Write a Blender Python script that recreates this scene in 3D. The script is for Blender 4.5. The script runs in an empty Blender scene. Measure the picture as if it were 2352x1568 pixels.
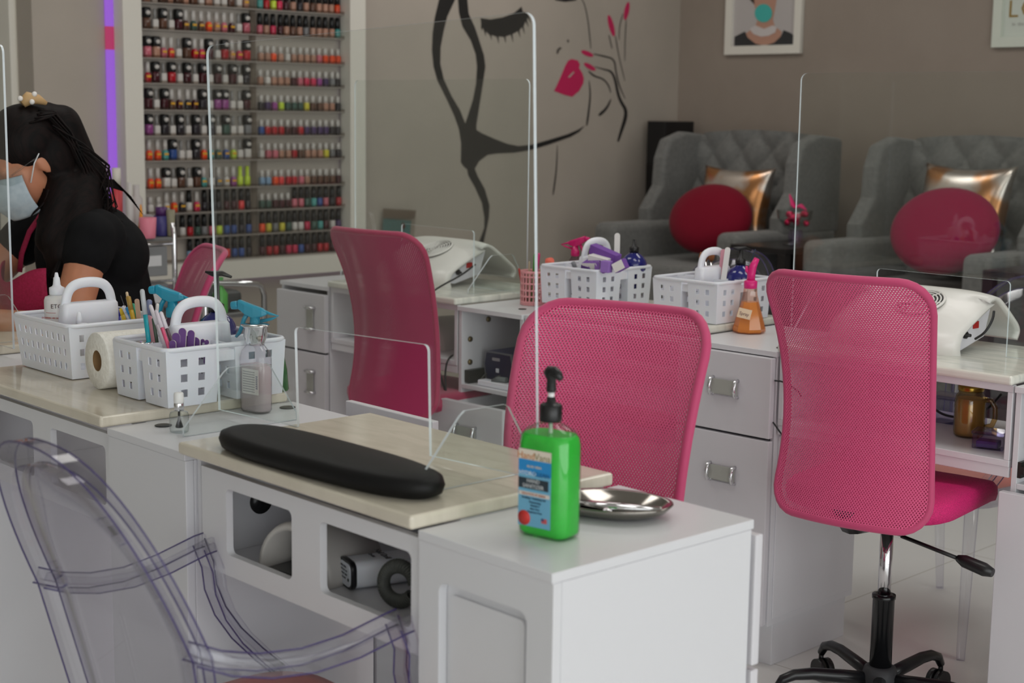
import bpy, bmesh, math, random
from math import sin, cos, pi, radians
from mathutils import Vector, Matrix
random.seed(7)
SC = bpy.context.scene; COL = SC.collection
# ---------------------------------------------------------------- camera, sky, light, exposure
CAMP = Vector((0, 0, 1.30)); FPX = 3529.0; YAW, PIT, ROL = 0.8247, 0.14972, 0.0131
_f = Vector((-sin(YAW)*cos(PIT), cos(YAW)*cos(PIT), -sin(PIT)))
_r0 = Vector((cos(YAW), sin(YAW), 0)); _u0 = _r0.cross(_f)
_r = cos(ROL)*_r0 + sin(ROL)*_u0; _u = -sin(ROL)*_r0 + cos(ROL)*_u0
cd = bpy.data.cameras.new('camera'); cam = bpy.data.objects.new('camera', cd); COL.objects.link(cam)
cd.sensor_width = 36; cd.lens = 36*FPX/2352; cd.clip_start = 0.05
cam.matrix_world = Matrix(((_r.x, _u.x, -_f.x, 0), (_r.y, _u.y, -_f.y, 0), (_r.z, _u.z, -_f.z, CAMP.z), (0, 0, 0, 1)))
cd.dof.use_dof = True; cd.dof.focus_distance = 3.0; cd.dof.aperture_fstop = 5.6
SC.camera = cam
SC.view_settings.view_transform = 'Standard'; SC.view_settings.look = 'None'
SC.view_settings.gamma = 1; SC.view_settings.use_curve_mapping = False
SC.view_settings.exposure = 1.6
W = bpy.data.worlds.new('sky'); SC.world = W; W.use_nodes = True
W.node_tree.nodes['Background'].inputs[0].default_value = (0.97, 1.0, 1.0, 1)
W.node_tree.nodes['Background'].inputs[1].default_value = 0.95
def portal(name, loc, rot, sx, sy):                       # daylight enters through the shop windows
    l = bpy.data.lights.new(name, 'AREA'); l.shape = 'RECTANGLE'; l.size = sx; l.size_y = sy; l.energy = 1
    l.cycles.is_portal = True
    o = bpy.data.objects.new(name, l); COL.objects.link(o); o.location = loc; o.rotation_euler = rot
portal('window_portal', (2.98, -.9, 1.36), (0, radians(90), 0), 2.58, 7.8)

def fill_light(x, y, w, h, e):                            # unseen area lights added under the ceiling to brighten tops and floor
    l = bpy.data.lights.new('ceiling_fill', 'AREA'); l.shape = 'RECTANGLE'; l.size = w; l.size_y = h; l.energy = e; l.color = (1, .97, .93)
    o = bpy.data.objects.new('ceiling_fill_area', l); COL.objects.link(o); o.location = (x, y, 2.835)
for x_, y_ in ((-1.6, 2.3), (-3.6, 2.0), (-2.6, 4.3), (-4.6, 4.6), (-.6, 3.6)): fill_light(x_, y_, 1.2, .6, 3.0)
def ray(px, py): return _f*FPX + _r*(px-1176) - _u*(py-784)
def on(px, py, ax, v):
    d = ray(px, py); t = (v-CAMP[ax])/d[ax]; return CAMP + d*t
def Xp(px, py, v): return on(px, py, 0, v)
def Yp(px, py, v): return on(px, py, 1, v)
def Zp(px, py, v): return on(px, py, 2, v)
# ---------------------------------------------------------------- materials
def lin(c):
    return tuple((x/255/12.92 if x/255 <= .04045 else ((x/255+.055)/1.055)**2.4) for x in c) + (1,)
MATS = {}
def mat(name, c, rough=.5, metal=0, **kw):
    if name in MATS: return MATS[name]
    m = bpy.data.materials.new(name); m.use_nodes = True; b = m.node_tree.nodes['Principled BSDF']
    b.inputs['Base Color'].default_value = lin(c); b.inputs['Roughness'].default_value = rough
    b.inputs['Metallic'].default_value = metal
    for k, v in kw.items(): b.inputs[k.replace('_', ' ')].default_value = v
    MATS[name] = m; return m
def nodes(m): return m.node_tree.nodes, m.node_tree.links, m.node_tree.nodes['Principled BSDF']
def noisy(m, c1, c2, scale=5, detail=4, stretch=(1, 1, 1), dist=0, lo=.35, hi=.65, bump=0):
    n, l, b = nodes(m)
    tc = n.new('ShaderNodeTexCoord'); mp = n.new('ShaderNodeMapping'); mp.inputs['Scale'].default_value = stretch
    t = n.new('ShaderNodeTexNoise'); t.inputs['Scale'].default_value = scale; t.inputs['Detail'].default_value = detail
    t.inputs['Distortion'].default_value = dist
    r = n.new('ShaderNodeValToRGB'); r.color_ramp.elements[0].position = lo; r.color_ramp.elements[1].position = hi
    r.color_ramp.elements[0].color = lin(c1); r.color_ramp.elements[1].color = lin(c2)
    l.new(tc.outputs['Object'], mp.inputs[0]); l.new(mp.outputs[0], t.inputs[0]); l.new(t.outputs[0], r.inputs[0])
    l.new(r.outputs[0], b.inputs['Base Color'])
    if bump:
        bp = n.new('ShaderNodeBump'); bp.inputs['Strength'].default_value = bump; bp.inputs['Distance'].default_value = .01
        l.new(t.outputs[0], bp.inputs['Height']); l.new(bp.outputs[0], b.inputs['Normal'])
    return m
def clear(name, tint=(255, 255, 255), edge=None, gloss=.04, grough=.02, edgepow=.35):
    """thin clear plastic: see-through face on, tinted towards grazing angles, with a Fresnel gloss"""
    if name in MATS: return MATS[name]
    m = bpy.data.materials.new(name); m.use_nodes = True; n = m.node_tree.nodes; l = m.node_tree.links; n.clear()
    o = n.new('ShaderNodeOutputMaterial'); tr = n.new('ShaderNodeBsdfTransparent'); gl = n.new('ShaderNodeBsdfGlossy')
    gl.inputs['Roughness'].default_value = grough
    lf = n.new('ShaderNodeLayerWeight'); lf.inputs[0].default_value = .5
    pw = n.new('ShaderNodeMath'); pw.operation = 'POWER'; pw.inputs[1].default_value = 5
    fr = n.new('ShaderNodeMath'); fr.operation = 'MULTIPLY_ADD'; fr.inputs[1].default_value = 1-gloss; fr.inputs[2].default_value = gloss
    l.new(lf.outputs['Facing'], pw.inputs[0]); l.new(pw.outputs[0], fr.inputs[0])
    mx = n.new('ShaderNodeMixShader')
    tr.inputs[0].default_value = lin(tint)
    if edge:
        lw = n.new('ShaderNodeLayerWeight'); lw.inputs[0].default_value = edgepow
        mc = n.new('ShaderNodeMix'); mc.data_type = 'RGBA'; mc.inputs[6].default_value = lin(tint); mc.inputs[7].default_value = lin(edge)
        pe = n.new('ShaderNodeMath'); pe.operation = 'POWER'; pe.inputs[1].default_value = 1.8; l.new(lw.outputs['Facing'], pe.inputs[0]); l.new(pe.outputs[0], mc.inputs[0]); l.new(mc.outputs[2], tr.inputs[0])
    l.new(fr.outputs[0], mx.inputs[0]); l.new(tr.outputs[0], mx.inputs[1]); l.new(gl.outputs[0], mx.inputs[2])
    l.new(mx.outputs[0], o.inputs[0]); MATS[name] = m; return m
def meshfab(name, c, pitch=.006, rad=.28):
    m = mat(name, c, .55); m.node_tree.nodes['Principled BSDF'].inputs['Sheen Weight'].default_value = .3
    n, l, b = nodes(m)
    uv = n.new('ShaderNodeUVMap'); ds = []
    for off in (0, .5):
        v = n.new('ShaderNodeVectorMath'); v.operation = 'MULTIPLY_ADD'
        v.inputs[1].default_value = (1/pitch, 1/pitch/1.3, 0); v.inputs[2].default_value = (off, off, 0)
        fr = n.new('ShaderNodeVectorMath'); fr.operation = 'FRACTION'
        sb = n.new('ShaderNodeVectorMath'); sb.operation = 'SUBTRACT'; sb.inputs[1].default_value = (.5, .5, 0)
        le = n.new('ShaderNodeVectorMath'); le.operation = 'LENGTH'
        l.new(uv.outputs[0], v.inputs[0]); l.new(v.outputs[0], fr.inputs[0]); l.new(fr.outputs[0], sb.inputs[0]); l.new(sb.outputs[0], le.inputs[0])
        ds.append(le)
    mn = n.new('ShaderNodeMath'); mn.operation = 'MINIMUM'; l.new(ds[0].outputs['Value'], mn.inputs[0]); l.new(ds[1].outputs['Value'], mn.inputs[1])
    gt = n.new('ShaderNodeMath'); gt.operation = 'GREATER_THAN'; gt.inputs[1].default_value = rad; l.new(mn.outputs[0], gt.inputs[0])
    l.new(gt.outputs[0], b.inputs['Alpha']); return m
white = mat('white_laminate', (222, 222, 226), .32)
drawerw = mat('white_drawer_front', (218, 216, 221), .35)
whitep = mat('white_paint', (226, 222, 212), .45)
plastic = mat('white_plastic', (236, 237, 244), .35, Subsurface_Weight=.1)
chrome = mat('chrome', (225, 225, 228), .08, 1)
steel = mat('brushed_steel', (170, 172, 175), .3, 1)
brass = mat('cam_fitting_brass', (120, 105, 70), .4, .8)
black = mat('black_plastic', (22, 22, 24), .35)
blackm = mat('black_metal', (24, 25, 28), .28)
rubber = mat('black_vinyl', (12, 12, 13), .55, Specular_IOR_Level=.3)
cable = mat('black_cable', (28, 30, 32), .5)
dark = mat('dark_gap', (40, 40, 42), .6)
marble = noisy(mat('cream_marble', (225, 218, 200), .12), (220, 212, 196), (206, 198, 181), 7, 6, (1.2, 5, 1), .6, .42, .72)
marbleg = noisy(mat('pale_marble', (225, 225, 215), .14), (228, 228, 218), (196, 200, 192), 6, 6, (1.2, 5, 1), .6, .42, .75)
wallm = noisy(mat('greige_wall_paint', (176, 166, 155), .7), (178, 168, 157), (172, 163, 152), 3)
walld = noisy(mat('taupe_wall_paint', (150, 138, 127), .7), (152, 140, 129), (147, 135, 124), 3)
ceilm = mat('ceiling_paint', (215, 213, 208), .8)
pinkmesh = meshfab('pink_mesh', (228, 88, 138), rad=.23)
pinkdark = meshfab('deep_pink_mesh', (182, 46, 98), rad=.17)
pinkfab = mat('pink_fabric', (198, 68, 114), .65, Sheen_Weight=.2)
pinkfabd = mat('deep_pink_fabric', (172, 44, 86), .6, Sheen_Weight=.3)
pinkseat = noisy(mat('magenta_seat_fabric', (214, 26, 112), .6), (222, 30, 118), (196, 20, 100), 500, 1, lo=.45, hi=.55, bump=.3)
acry = clear('clear_acrylic', (252, 254, 253), None, .048, .0)
acrye = mat('acrylic_edge', (236, 246, 252), .2, Alpha=.8)
acryf = mat('frosted_acrylic_edge', (215, 225, 232), .3, Alpha=.35)
ghost = clear('clear_polycarbonate', (252, 252, 254), (170, 160, 200), .05, .03, .22)
glass = clear('clear_glass', (247, 250, 249), (150, 160, 160), .05, .02, .25)
# ---------------------------------------------------------------- mesh helpers
class MB:
    def __init__(s): s.b = bmesh.new(); s.mi = 0
    def _v(s, co, M=None): return s.b.verts.new(M @ Vector(co) if M else co)
    def faces(s, vs, fs, smooth=False):
        for f in fs:
            try:
                q = s.b.faces.new([vs[i] for i in f]); q.material_index = s.mi; q.smooth = smooth
            except ValueError: pass
    def box(s, x0, x1, y0, y1, z0, z1, M=None):
        v = [s._v((x, y, z), M) for x in (x0, x1) for y in (y0, y1) for z in (z0, z1)]
        s.faces(v, [(0, 1, 3, 2), (4, 6, 7, 5), (0, 4, 5, 1), (2, 3, 7, 6), (0, 2, 6, 4), (1, 5, 7, 3)]); return s
    def rings(s, rings, closed=True, cap0=True, cap1=True, smooth=True):
        R = [[s._v(p) for p in r] for r in rings]; n = len(R[0])
        for a, b in zip(R, R[1:]):
            for i in range(n if closed else n-1):
                j = (i+1) % n
                try:
                    q = s.b.faces.new((a[i], a[j], b[j], b[i])); q.smooth = smooth; q.material_index = s.mi
                except ValueError: pass
        for c, r in ((cap0, R[0][::-1]), (cap1, R[-1])):
            if c and closed and n > 2:
                q = s.b.faces.new(r); q.material_index = s.mi
        return s
    def tube(s, pts, r, n=10, closed=False, flat=1, up=None):
        pts = [Vector(p) for p in pts]; m = len(pts); rs = r if isinstance(r, (list, tuple)) else [r]*m
        out = []; prev = None
        for i, p in enumerate(pts):
            a = pts[(i-1) % m] if closed or i > 0 else p; b = pts[(i+1) % m] if closed or i < m-1 else p
            t = (b-a).normalized()
            if prev is None:
                ref = Vector(up) if up else (Vector((0, 0, 1)) if abs(t.z) < .9 else Vector((1, 0, 0)))
                nx = t.cross(ref).normalized()
            else: nx = (prev - t*prev.dot(t)).normalized()
            prev = nx; ny = t.cross(nx)
            out.append([p + nx*cos(2*pi*k/n)*rs[i]*flat + ny*sin(2*pi*k/n)*rs[i] for k in range(n)])
        if closed: out.append(out[0])
        if closed:
            R = [[s._v(p) for p in q] for q in out[:-1]]
            for i in range(m):
                a, b = R[i], R[(i+1) % m]
                for k in range(n):
                    try:
                        q = s.b.faces.new((a[k], a[(k+1) % n], b[(k+1) % n], b[k])); q.smooth = True; q.material_index = s.mi
                    except ValueError: pass
            return s
        return s.rings(out)
    def lathe(s, prof, c=(0, 0, 0), n=24, sx=1, sy=1, M=None, cap0=True, cap1=True):
        rg = [[(lambda q: M @ q if M else q)(Vector((c[0]+r*cos(2*pi*k/n)*sx, c[1]+r*sin(2*pi*k/n)*sy, c[2]+z))) for k in range(n)] for r, z in prof]
        return s.rings(rg, cap0=cap0 and prof[0][0] > 1e-5, cap1=cap1 and prof[-1][0] > 1e-5)
    def sph(s, c, r, n=16, m=10, sc=(1, 1, 1), M=None):
        return s.lathe([(max(r*sin(pi*i/m), 1e-6)*1, -r*cos(pi*i/m)*sc[2]) for i in range(m+1)], c, n, sc[0], sc[1], M)
    def prism(s, poly, z0, z1, M=None, smooth=False):
        a = [s._v((x, y, z0), M) for x, y in poly]; b = [s._v((x, y, z1), M) for x, y in poly]; n = len(poly)
        s.faces(a+b, [tuple(range(n))[::-1], tuple(range(n, 2*n))]); s.faces(a+b, [(i, (i+1) % n, n+(i+1) % n, n+i) for i in range(n)], smooth); return s
    def grid(s, fn, nu, nv, smooth=True, skip=None):
        V = [[s._v(fn(i/nu, j/nv)) for j in range(nv+1)] for i in range(nu+1)]
        for i in range(nu):
            for j in range(nv):
                if skip and skip(i, j): continue
                q = s.b.faces.new((V[i][j], V[i+1][j], V[i+1][j+1], V[i][j+1])); q.smooth = smooth; q.material_index = s.mi
        return s
def obj(name, mb, m, parent=None, bevel=0, sol=0, sub=0, seg=2, uvf=None, tri=False):
    me = bpy.data.meshes.new(name)
    if not tri: bmesh.ops.recalc_face_normals(mb.b, faces=mb.b.faces[:])
    mb.b.to_mesh(me); mb.b.free()
    for x in (m if isinstance(m, (list, tuple)) else [m]): me.materials.append(x)
    o = bpy.data.objects.new(name, me); COL.objects.link(o)
    if parent: o.parent = parent
    if sol:
        q = o.modifiers.new('s', 'SOLIDIFY'); q.thickness = sol; q.offset = 0
    if bevel:
        q = o.modifiers.new('b', 'BEVEL'); q.width = bevel; q.segments = seg; q.limit_method = 'ANGLE'; q.angle_limit = radians(40)
    if sub:
        q = o.modifiers.new('u', 'SUBSURF'); q.levels = q.render_levels = sub
    return o
def tag(o, label=None, cat=None, group=None, kind=None):
    if label: o['label'] = label
    if cat: o['category'] = cat
    if group: o['group'] = group
    if kind: o['kind'] = kind
    return o
def thing(name, label, cat, loc=(0, 0, 0), rz=0, group=None):
    o = bpy.data.objects.new(name, None); COL.objects.link(o); o.location = loc; o.rotation_euler = (0, 0, rz)
    o.empty_display_size = .02
    return tag(o, label, cat, group)
def box(name, a, m, parent=None, bevel=.0012, **k): return obj(name, MB().box(*a), m, parent, bevel, **k)
def copy_tree(o, parent=None):
    c = o.copy(); COL.objects.link(c)
    if parent: c.parent = parent
    for ch in list(o.children): copy_tree(ch, c)
    return c
def rrect(w, h, r, n=6, cx=0, cy=0):
    P = []
    for sx, sy, a0 in ((1, 1, 0), (-1, 1, 90), (-1, -1, 180), (1, -1, 270)):
        for k in range(n+1):
            a = radians(a0+90*k/n); P.append((cx+sx*(w/2-r)+r*cos(a), cy+sy*(h/2-r)+r*sin(a)))
    return P
def text(s, size, m, parent, M, name='lettering', ext=.0003, align='CENTER', bold=0, sx=1):
    c = bpy.data.curves.new('t', 'FONT'); c.body = s; c.size = size; c.extrude = ext; c.align_x = align; c.align_y = 'CENTER'; c.offset = bold
    c.resolution_u = 2
    o = bpy.data.objects.new('t', c); COL.objects.link(o)
    bpy.context.view_layer.update()
    me = bpy.data.meshes.new_from_object(o.evaluated_get(bpy.context.evaluated_depsgraph_get()))
    bpy.data.objects.remove(o); me.transform(M @ Matrix.Diagonal((sx, 1, 1, 1))); me.materials.clear(); me.materials.append(m)
    q = bpy.data.objects.new(name, me); COL.objects.link(q)
    if parent: q.parent = parent
    return q
def frameM(o, xa, ya):                                     # matrix from origin and x,y axes
    xa = Vector(xa).normalized(); ya = Vector(ya).normalized(); za = xa.cross(ya); o = Vector(o)
    return Matrix(((xa.x, ya.x, za.x, o.x), (xa.y, ya.y, za.y, o.y), (xa.z, ya.z, za.z, o.z), (0, 0, 0, 1)))
def blob(name, prims, m, parent=None, vox=.008, smooth=6, cut=None):
    """one continuous organic surface: tapered capsules and ellipsoids fused by a voxel remesh"""
    mb = MB()
    for p in prims:
        if p[0] == 'c':
            _, a, b, ra, rb = p; a = Vector(a); b = Vector(b); d = (b-a); L = d.length
            q = d.to_track_quat('Z', 'Y').to_matrix().to_4x4(); M = Matrix.Translation(a) @ q
            pr = [(max(ra*sin(t), 1e-6), -ra*cos(t)) for t in [i*pi/2/5 for i in range(6)]] + [(max(rb*cos(t), 1e-6), L+rb*sin(t)) for t in [i*pi/2/5 for i in range(6)]]
            mb.lathe(pr, n=14, M=M)
        else:
            _, c, sc, rot = p
            M = Matrix.Translation(Vector(c)) @ rot.to_4x4() @ Matrix.Diagonal((sc[0], sc[1], sc[2], 1))
            mb.sph((0, 0, 0), 1, M=M, n=20, m=14)
    o = obj(name, mb, m, parent)
    r = o.modifiers.new('r', 'REMESH'); r.mode = 'VOXEL'; r.voxel_size = vox; r.use_smooth_shade = True
    s = o.modifiers.new('s', 'SMOOTH'); s.iterations = smooth; s.factor = .5
    return o
ID3 = Matrix.Identity(3)
def plate(name, outer, holes, th, m, parent=None, M=None, bevel=0, bev_mat=None):
    """flat sheet of thickness th from a 2D outline with holes (local x,y), placed by matrix M"""
    c = bpy.data.curves.new('p', 'CURVE'); c.dimensions = '2D'; c.fill_mode = 'BOTH'; c.extrude = th/2
    for P in [outer]+list(holes):
        s = c.splines.new('POLY'); s.points.add(len(P)-1); s.use_cyclic_u = True
        for i, (x, y) in enumerate(P): s.points[i].co = (x, y, 0, 1)
    o = bpy.data.objects.new('p', c); COL.objects.link(o); bpy.context.view_layer.update()
    me = bpy.data.meshes.new_from_object(o.evaluated_get(bpy.context.evaluated_depsgraph_get())); bpy.data.objects.remove(o)
    if M: me.transform(M)
    me.materials.clear(); me.materials.append(m)
    if bev_mat:
        me.materials.append(bev_mat); ax = (M.to_3x3() @ Vector((0, 0, 1))).normalized() if M else Vector((0, 0, 1))
        for p in me.polygons:
            if abs(p.normal.dot(ax)) < .5: p.material_index = 1
    me.name = name
    q = bpy.data.objects.new(name, me); COL.objects.link(q)
    if parent: q.parent = parent
    return q
MXZ = lambda x, y, z: Matrix(((1, 0, 0, x), (0, 0, -1, y), (0, 1, 0, z), (0, 0, 0, 1)))   # local x->X, y->Z, normal -> -Y
MYZ = lambda x, y, z: Matrix(((0, 0, 1, x), (1, 0, 0, y), (0, 1, 0, z), (0, 0, 0, 1)))    # local x->Y, y->Z, normal -> +X
def rc(x0, x1, y0, y1, r=.012, n=5): return rrect(x1-x0, y1-y0, r, n, (x0+x1)/2, (y0+y1)/2)
def chaikin(P, k=2):
    P = [Vector(p) for p in P]
    for _ in range(k):
        q = [P[0]]
        for a, b in zip(P, P[1:]): q += [a.lerp(b, .25), a.lerp(b, .75)]
        P = q+[P[-1]]
    return P
# ---------------------------------------------------------------- room
WX, WY, CZ = -5.4, 6.15, 2.85
floorm = mat('white_floor_tile', (226, 226, 224), .13)
n, l, b = nodes(floorm)
tc = n.new('ShaderNodeTexCoord'); mp = n.new('ShaderNodeMapping'); mp.inputs['Rotation'].default_value = (0, 0, -.042); mp.inputs['Location'].default_value = (.37, .66, 0)
bk = n.new('ShaderNodeTexBrick'); bk.offset = 0; bk.inputs['Scale'].default_value = 1; bk.inputs['Brick Width'].default_value = .6; bk.inputs['Row Height'].default_value = 1.2
bk.inputs['Mortar Size'].default_value = .0018; bk.inputs['Color1'].default_value = lin((228, 228, 226)); bk.inputs['Color2'].default_value = lin((224, 224, 222)); bk.inputs['Mortar'].default_value = lin((188, 184, 176))
l.new(tc.outputs['Object'], mp.inputs[0]); l.new(mp.outputs[0], bk.inputs[0]); l.new(bk.outputs[0], b.inputs['Base Color'])
def S(o): return tag(o, kind='structure')
yl = Xp(75, 100, WX).y
S(box('floor', (-8, 3.1, -5.1, WY+.1, -.1, 0), floorm, bevel=0))
S(box('ceiling', (-8, 3.1, -5.1, WY+.1, CZ, CZ+.1), ceilm, bevel=0))
wthick = abs(WX - Yp(40, 100, yl).x)
S(box('wall_left', (WX-wthick, WX, yl, WY, 0, CZ), wallm, bevel=0))
S(box('wall_far_left', (-8, -7.9, -5, yl+.6, 0, CZ), wallm, bevel=0))
S(box('trim_1', (WX-wthick-.16, WX-wthick-.02, yl-.02, yl+.04, 0, CZ), whitep, bevel=.003))
S(box('door_1', (WX-wthick-1.2, WX-wthick-.24, yl-.01, yl+.03, 0, 2.3), mat('dark_door', (38, 42, 44), .4), bevel=.003))
S(box('wall_back', (WX-wthick, 3.0, WY, WY+.1, 0, CZ), walld, bevel=0))
S(box('wall_front', (-8, 3.0, -5.1, -5, 0, CZ), whitep, bevel=0))
S(box('wall_right', (3.0, 3.1, -5, WY, 0, .07), wallm, bevel=0))
S(box('wall_right_head', (3.0, 3.1, -5, WY, 2.65, CZ), wallm, bevel=0))
S(box('wall_right_far', (3.0, 3.1, 3.0, WY, .07, 2.65), wallm, bevel=0))
S(box('wall_right_near', (3.0, 3.1, -5, -4.8, .07, 2.65), wallm, bevel=0))
w1 = S(obj('window_1', MB().box(3.0, 3.06, -.7, -.64, .07, 2.65).box(3.0, 3.06, 1.4, 1.46, .07, 2.65).box(3.0, 3.06, -2.7, -2.64, .07, 2.65), dark))
# ---------------------------------------------------------------- desk row nearest the camera
def slab_cab(name, x0, x1, y0, y1, label, drawers='back', shaker=False, M=(0, 0, 0), rz=0, group='white desk cabinets', kick=.1):
    t = thing(name, label, 'cabinet', (M[0], M[1], 0), rz, group)
    box('top_slab', (x0, x1, y0, y1, .747, .76), white, t)
    return t
def handle(parent, x, y, z, w=.08, h=.04, vert=False):
    """chrome clip handle with a frosted plate on a drawer front facing -Y"""
    if vert: w, h = h, w
    hd = obj('handle', MB().box(x-w/2+.003, x+w/2-.003, y-.006, y-.004, z-h/2+.002, z+h/2-.002), mat('frosted_handle_plate', (186, 188, 180), .25, Metallic=.3) if 0 else mat('frosted_plate', (176, 177, 170), .28), parent)
    for s in (-1, 1):
        if not vert:
            xx = x+s*(w/2-.004); P = [(xx, y, z+h/2), (xx, y-.012, z+h/2-.002), (xx, y-.017, z), (xx, y-.012, z-h/2+.002), (xx, y, z-h/2)]
        else:
            zz = z+s*(h/2-.005); P = [(x-w/2, y, zz), (x-w/2+.003, y-.012, zz), (x, y-.016, zz), (x+w/2-.003, y-.012, zz), (x+w/2, y, zz)]
        obj('clip', MB().tube(P, .0045, 8), chrome, hd)
    if not vert: obj('lower_lip', MB().box(x-w/2, x+w/2, y-.006, y-.001, z-h/2-.001, z-h/2+.003), chrome, hd)
    return hd
def row1_cab(x0, x1, label, shaker):
    t = thing('desk_cabinet', label, 'cabinet')
    box('top_slab', (x0, x1, 1.225, 1.603, .747, .76), white, t)
    body = MB().box(x0+.001, x1-.012, 1.242, 1.597, .06, .7465)
    obj('carcass', body, white, t, .001)
    if shaker:
        plate('front_panel', rc(x0, x1, .06, .7468, .001, 1), [rc(x0+.04, x1-.045, .12, .700, .014)], .014, white, t, MXZ(0, 1.234, 0))
        plate('inset_panel', rc(x0+.053, x1-.058, .135, .684, .008), [], .006, white, t, MXZ(0, 1.2395, 0))
    else: box('front_panel', (x0, x1, 1.2265, 1.2415, .06, .7468), white, t)
    box('side_panel', (x1-.0115, x1, 1.242, 1.5985, .06, .7468), white, t)
    box('plinth', (x0+.01, x1-.015, 1.26, 1.58, 0, .06), white, t)
    for z0, z1 in ((.555, .738), (.1, .548)):
        d = box('drawer_front', (x0-.004, x1+.004, 1.604, 1.619, z0, z1), drawerw, t, .002)
    for yy in (() if shaker else (1.306, 1.56)):
        g = obj('cable_grommet', MB().lathe([(.0001, 0), (.014, 0), (.0145, .0015), (.013, .002), (.0001, .0012)], ((x0+.045), yy, .7601), 24), black, t)
    return t
row1_cab(-1.50, -1.25, 'white end cabinet with an inset shaker panel under the green sanitizer bottle', True)
row1_cab(-2.33, -2.08, 'plain white desk cabinet under the clear nail polish and silver-capped lotion', False)
row1_cab(-3.16, -2.91, 'white desk cabinet left of the basket with the white dropper bottle', False)
def row1_desk(x0, x1, label):
    t = thing('manicure_desk', label, 'desk')
    box('marble_top', (x0, x1, 1.213, 1.592, .7605, .78), marble, t, .005, seg=3)
    fx0, fx1 = x0+.035, x1-.005; w = fx1-fx0
    plate('front_frame', rc(fx0, fx1, .585, .7455, .001, 1), [rc(fx0+.07, fx0+.245, .618, .722, .01), rc(fx0+.315, fx1-.02, .618, .722, .01)], .012, white, t, MXZ(0, 1.240, 0))
    box('shelf', (x0+.012, x1-.002, 1.247, 1.58, .578, .59), white, t)
    box('side_panel', (x0+.001, x0+.011, 1.247, 1.59, .578, .760), white, t)
    box('stretcher', (x0+.012, x1-.002, 1.30, 1.575, .748, .7602), white, t)
    return t
d2 = row1_desk(-2.08, -1.50, 'nearest cream marble-topped manicure desk with open shelf windows')
box('support_panel', (Yp(865, 1500, 1.56).x, -1.505, 1.56, 1.575, 0, .578), white, d2)
row1_desk(-2.91, -2.33, 'cream marble-topped manicure desk under the two white baskets at left')
row1_desk(-3.74, -3.16, 'manicure desk where the masked person works, at the left edge')
p = Xp(598, 1150, -2.068)
obj('cable_hole', MB().lathe([(.0001, 0), (.02, 0), (.021, .004), (.0001, .005)], n=24, M=Matrix.Translation((-2.0685, p.y, p.z)) @ Matrix.Rotation(pi/2, 4, 'Y')), black, d2)
box('back_panel', (-2.068, -1.502, 1.582, 1.589, .590, .748), white, d2)
t = thing('pull_out_board', 'white board raised behind the near marble desk, in front of the left mesh chair', 'board')
a, b_ = Yp(803, 918, 1.70), Yp(1003, 967, 1.70)
box('board', (a.x, b_.x, 1.69, 1.705, .60, (a.z+b_.z)/2), drawerw, t, .002); box('bracket', (a.x+.02, b_.x-.02, 1.62, 1.69, .60, .612), white, t)
# ---------------------------------------------------------------- second desk row (turned a little)
TH = .04; R2O = Vector((-2.33, 2.80, 0))
def r2(x, y, z=0): return Vector((R2O.x+cos(TH)*x-sin(TH)*y, R2O.y+sin(TH)*x+cos(TH)*y, z))
def r2thing(name, label, cat, x, y, group=None): return thing(name, label, cat, r2(x, y), TH, group)
D = .36
def shellbox(t, w, d, top=.747, kick=.104, back=True):
    b1 = MB().box(0, .012, 0, d, kick, top).box(w-.012, w, 0, d, kick, top).box(.012, w-.012, 0, d, kick, kick+.012)
    if back: b1.box(.012, w-.012, d-.01, d, kick, top)
    obj('carcass', b1, white, t, .0008)
    box('top_slab', (-.001, w+.001, -.006, d+.004, top, .76), white, t)
    box('plinth', (.006, w-.006, .03, d-.02, 0, kick), white, t)
# cabinet A (two closed drawers)
t = r2thing('drawer_cabinet', 'white cabinet with two chrome-handled drawers between the centre and right pink chairs', 'cabinet', -.078, 0)
shellbox(t, .268, D)
box('side_cover', (.2685, .271, .015, D-.01, .12, .56), white, t)
for z0, z1, hz in ((.557, .745, .662), (.108, .551, .455)):
    d = box('drawer', (-.007, .266, -.02, -.003, z0, z1), drawerw, t, .002); handle(d, .138, -.02, hz)
obj('cable_grommet', MB().lathe([(.0001, 0), (.012, 0), (.0125, .0015), (.0001, .0012)], (.243, .05, .7602), 24), black, t)
# cabinet C (far left, two drawers, upright handles)
t = r2thing('drawer_cabinet', 'far white cabinet with two upright chrome handles left of the left pink chair', 'cabinet', -1.70, 0)
shellbox(t, .243, D)
for z0, z1, hz in ((.557, .735, .66), (.108, .551, .462)):
    d = box('drawer', (0, .243, -.02, -.003, z0, z1), drawerw, t, .002); handle(d, .175, -.02, hz, .075, .038, True)
# cabinet B: upper drawer taken out, lower one pulled forward
t = r2thing('open_cabinet', 'white cabinet with its top drawer missing, holding the blue power box', 'cabinet', -.88, 0)
shellbox(t, .25, D); box('inner_shelf', (.012, .238, 0, D-.01, .53, .542), white, t)
d = box('drawer', (-.03, .262, -.085, -.067, .16, .512), drawerw, t, .002); handle(d, .125, -.085, .43)
obj('drawer_box', MB().box(.02, .03, -.067, .3, .40, .50).box(.22, .23, -.067, .3, .40, .50), white, d)
f = MB()
for x, y, z in ((.013, .03, .665), (.013, .10, .715), (.013, .17, .72), (.013, .03, .60)): f.lathe([(.0001, 0), (.008, 0), (.0075, .004), (.0001, .005)], n=14, M=Matrix.Translation((x, y, z)) @ Matrix.Rotation(pi/2, 4, 'Y'))
obj('cam_fitting', f, brass, t)
box('drawer_rail', (.013, .03, .01, .2, .545, .58), mat('dark_rail', (60, 62, 58), .4, .6), t)
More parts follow.
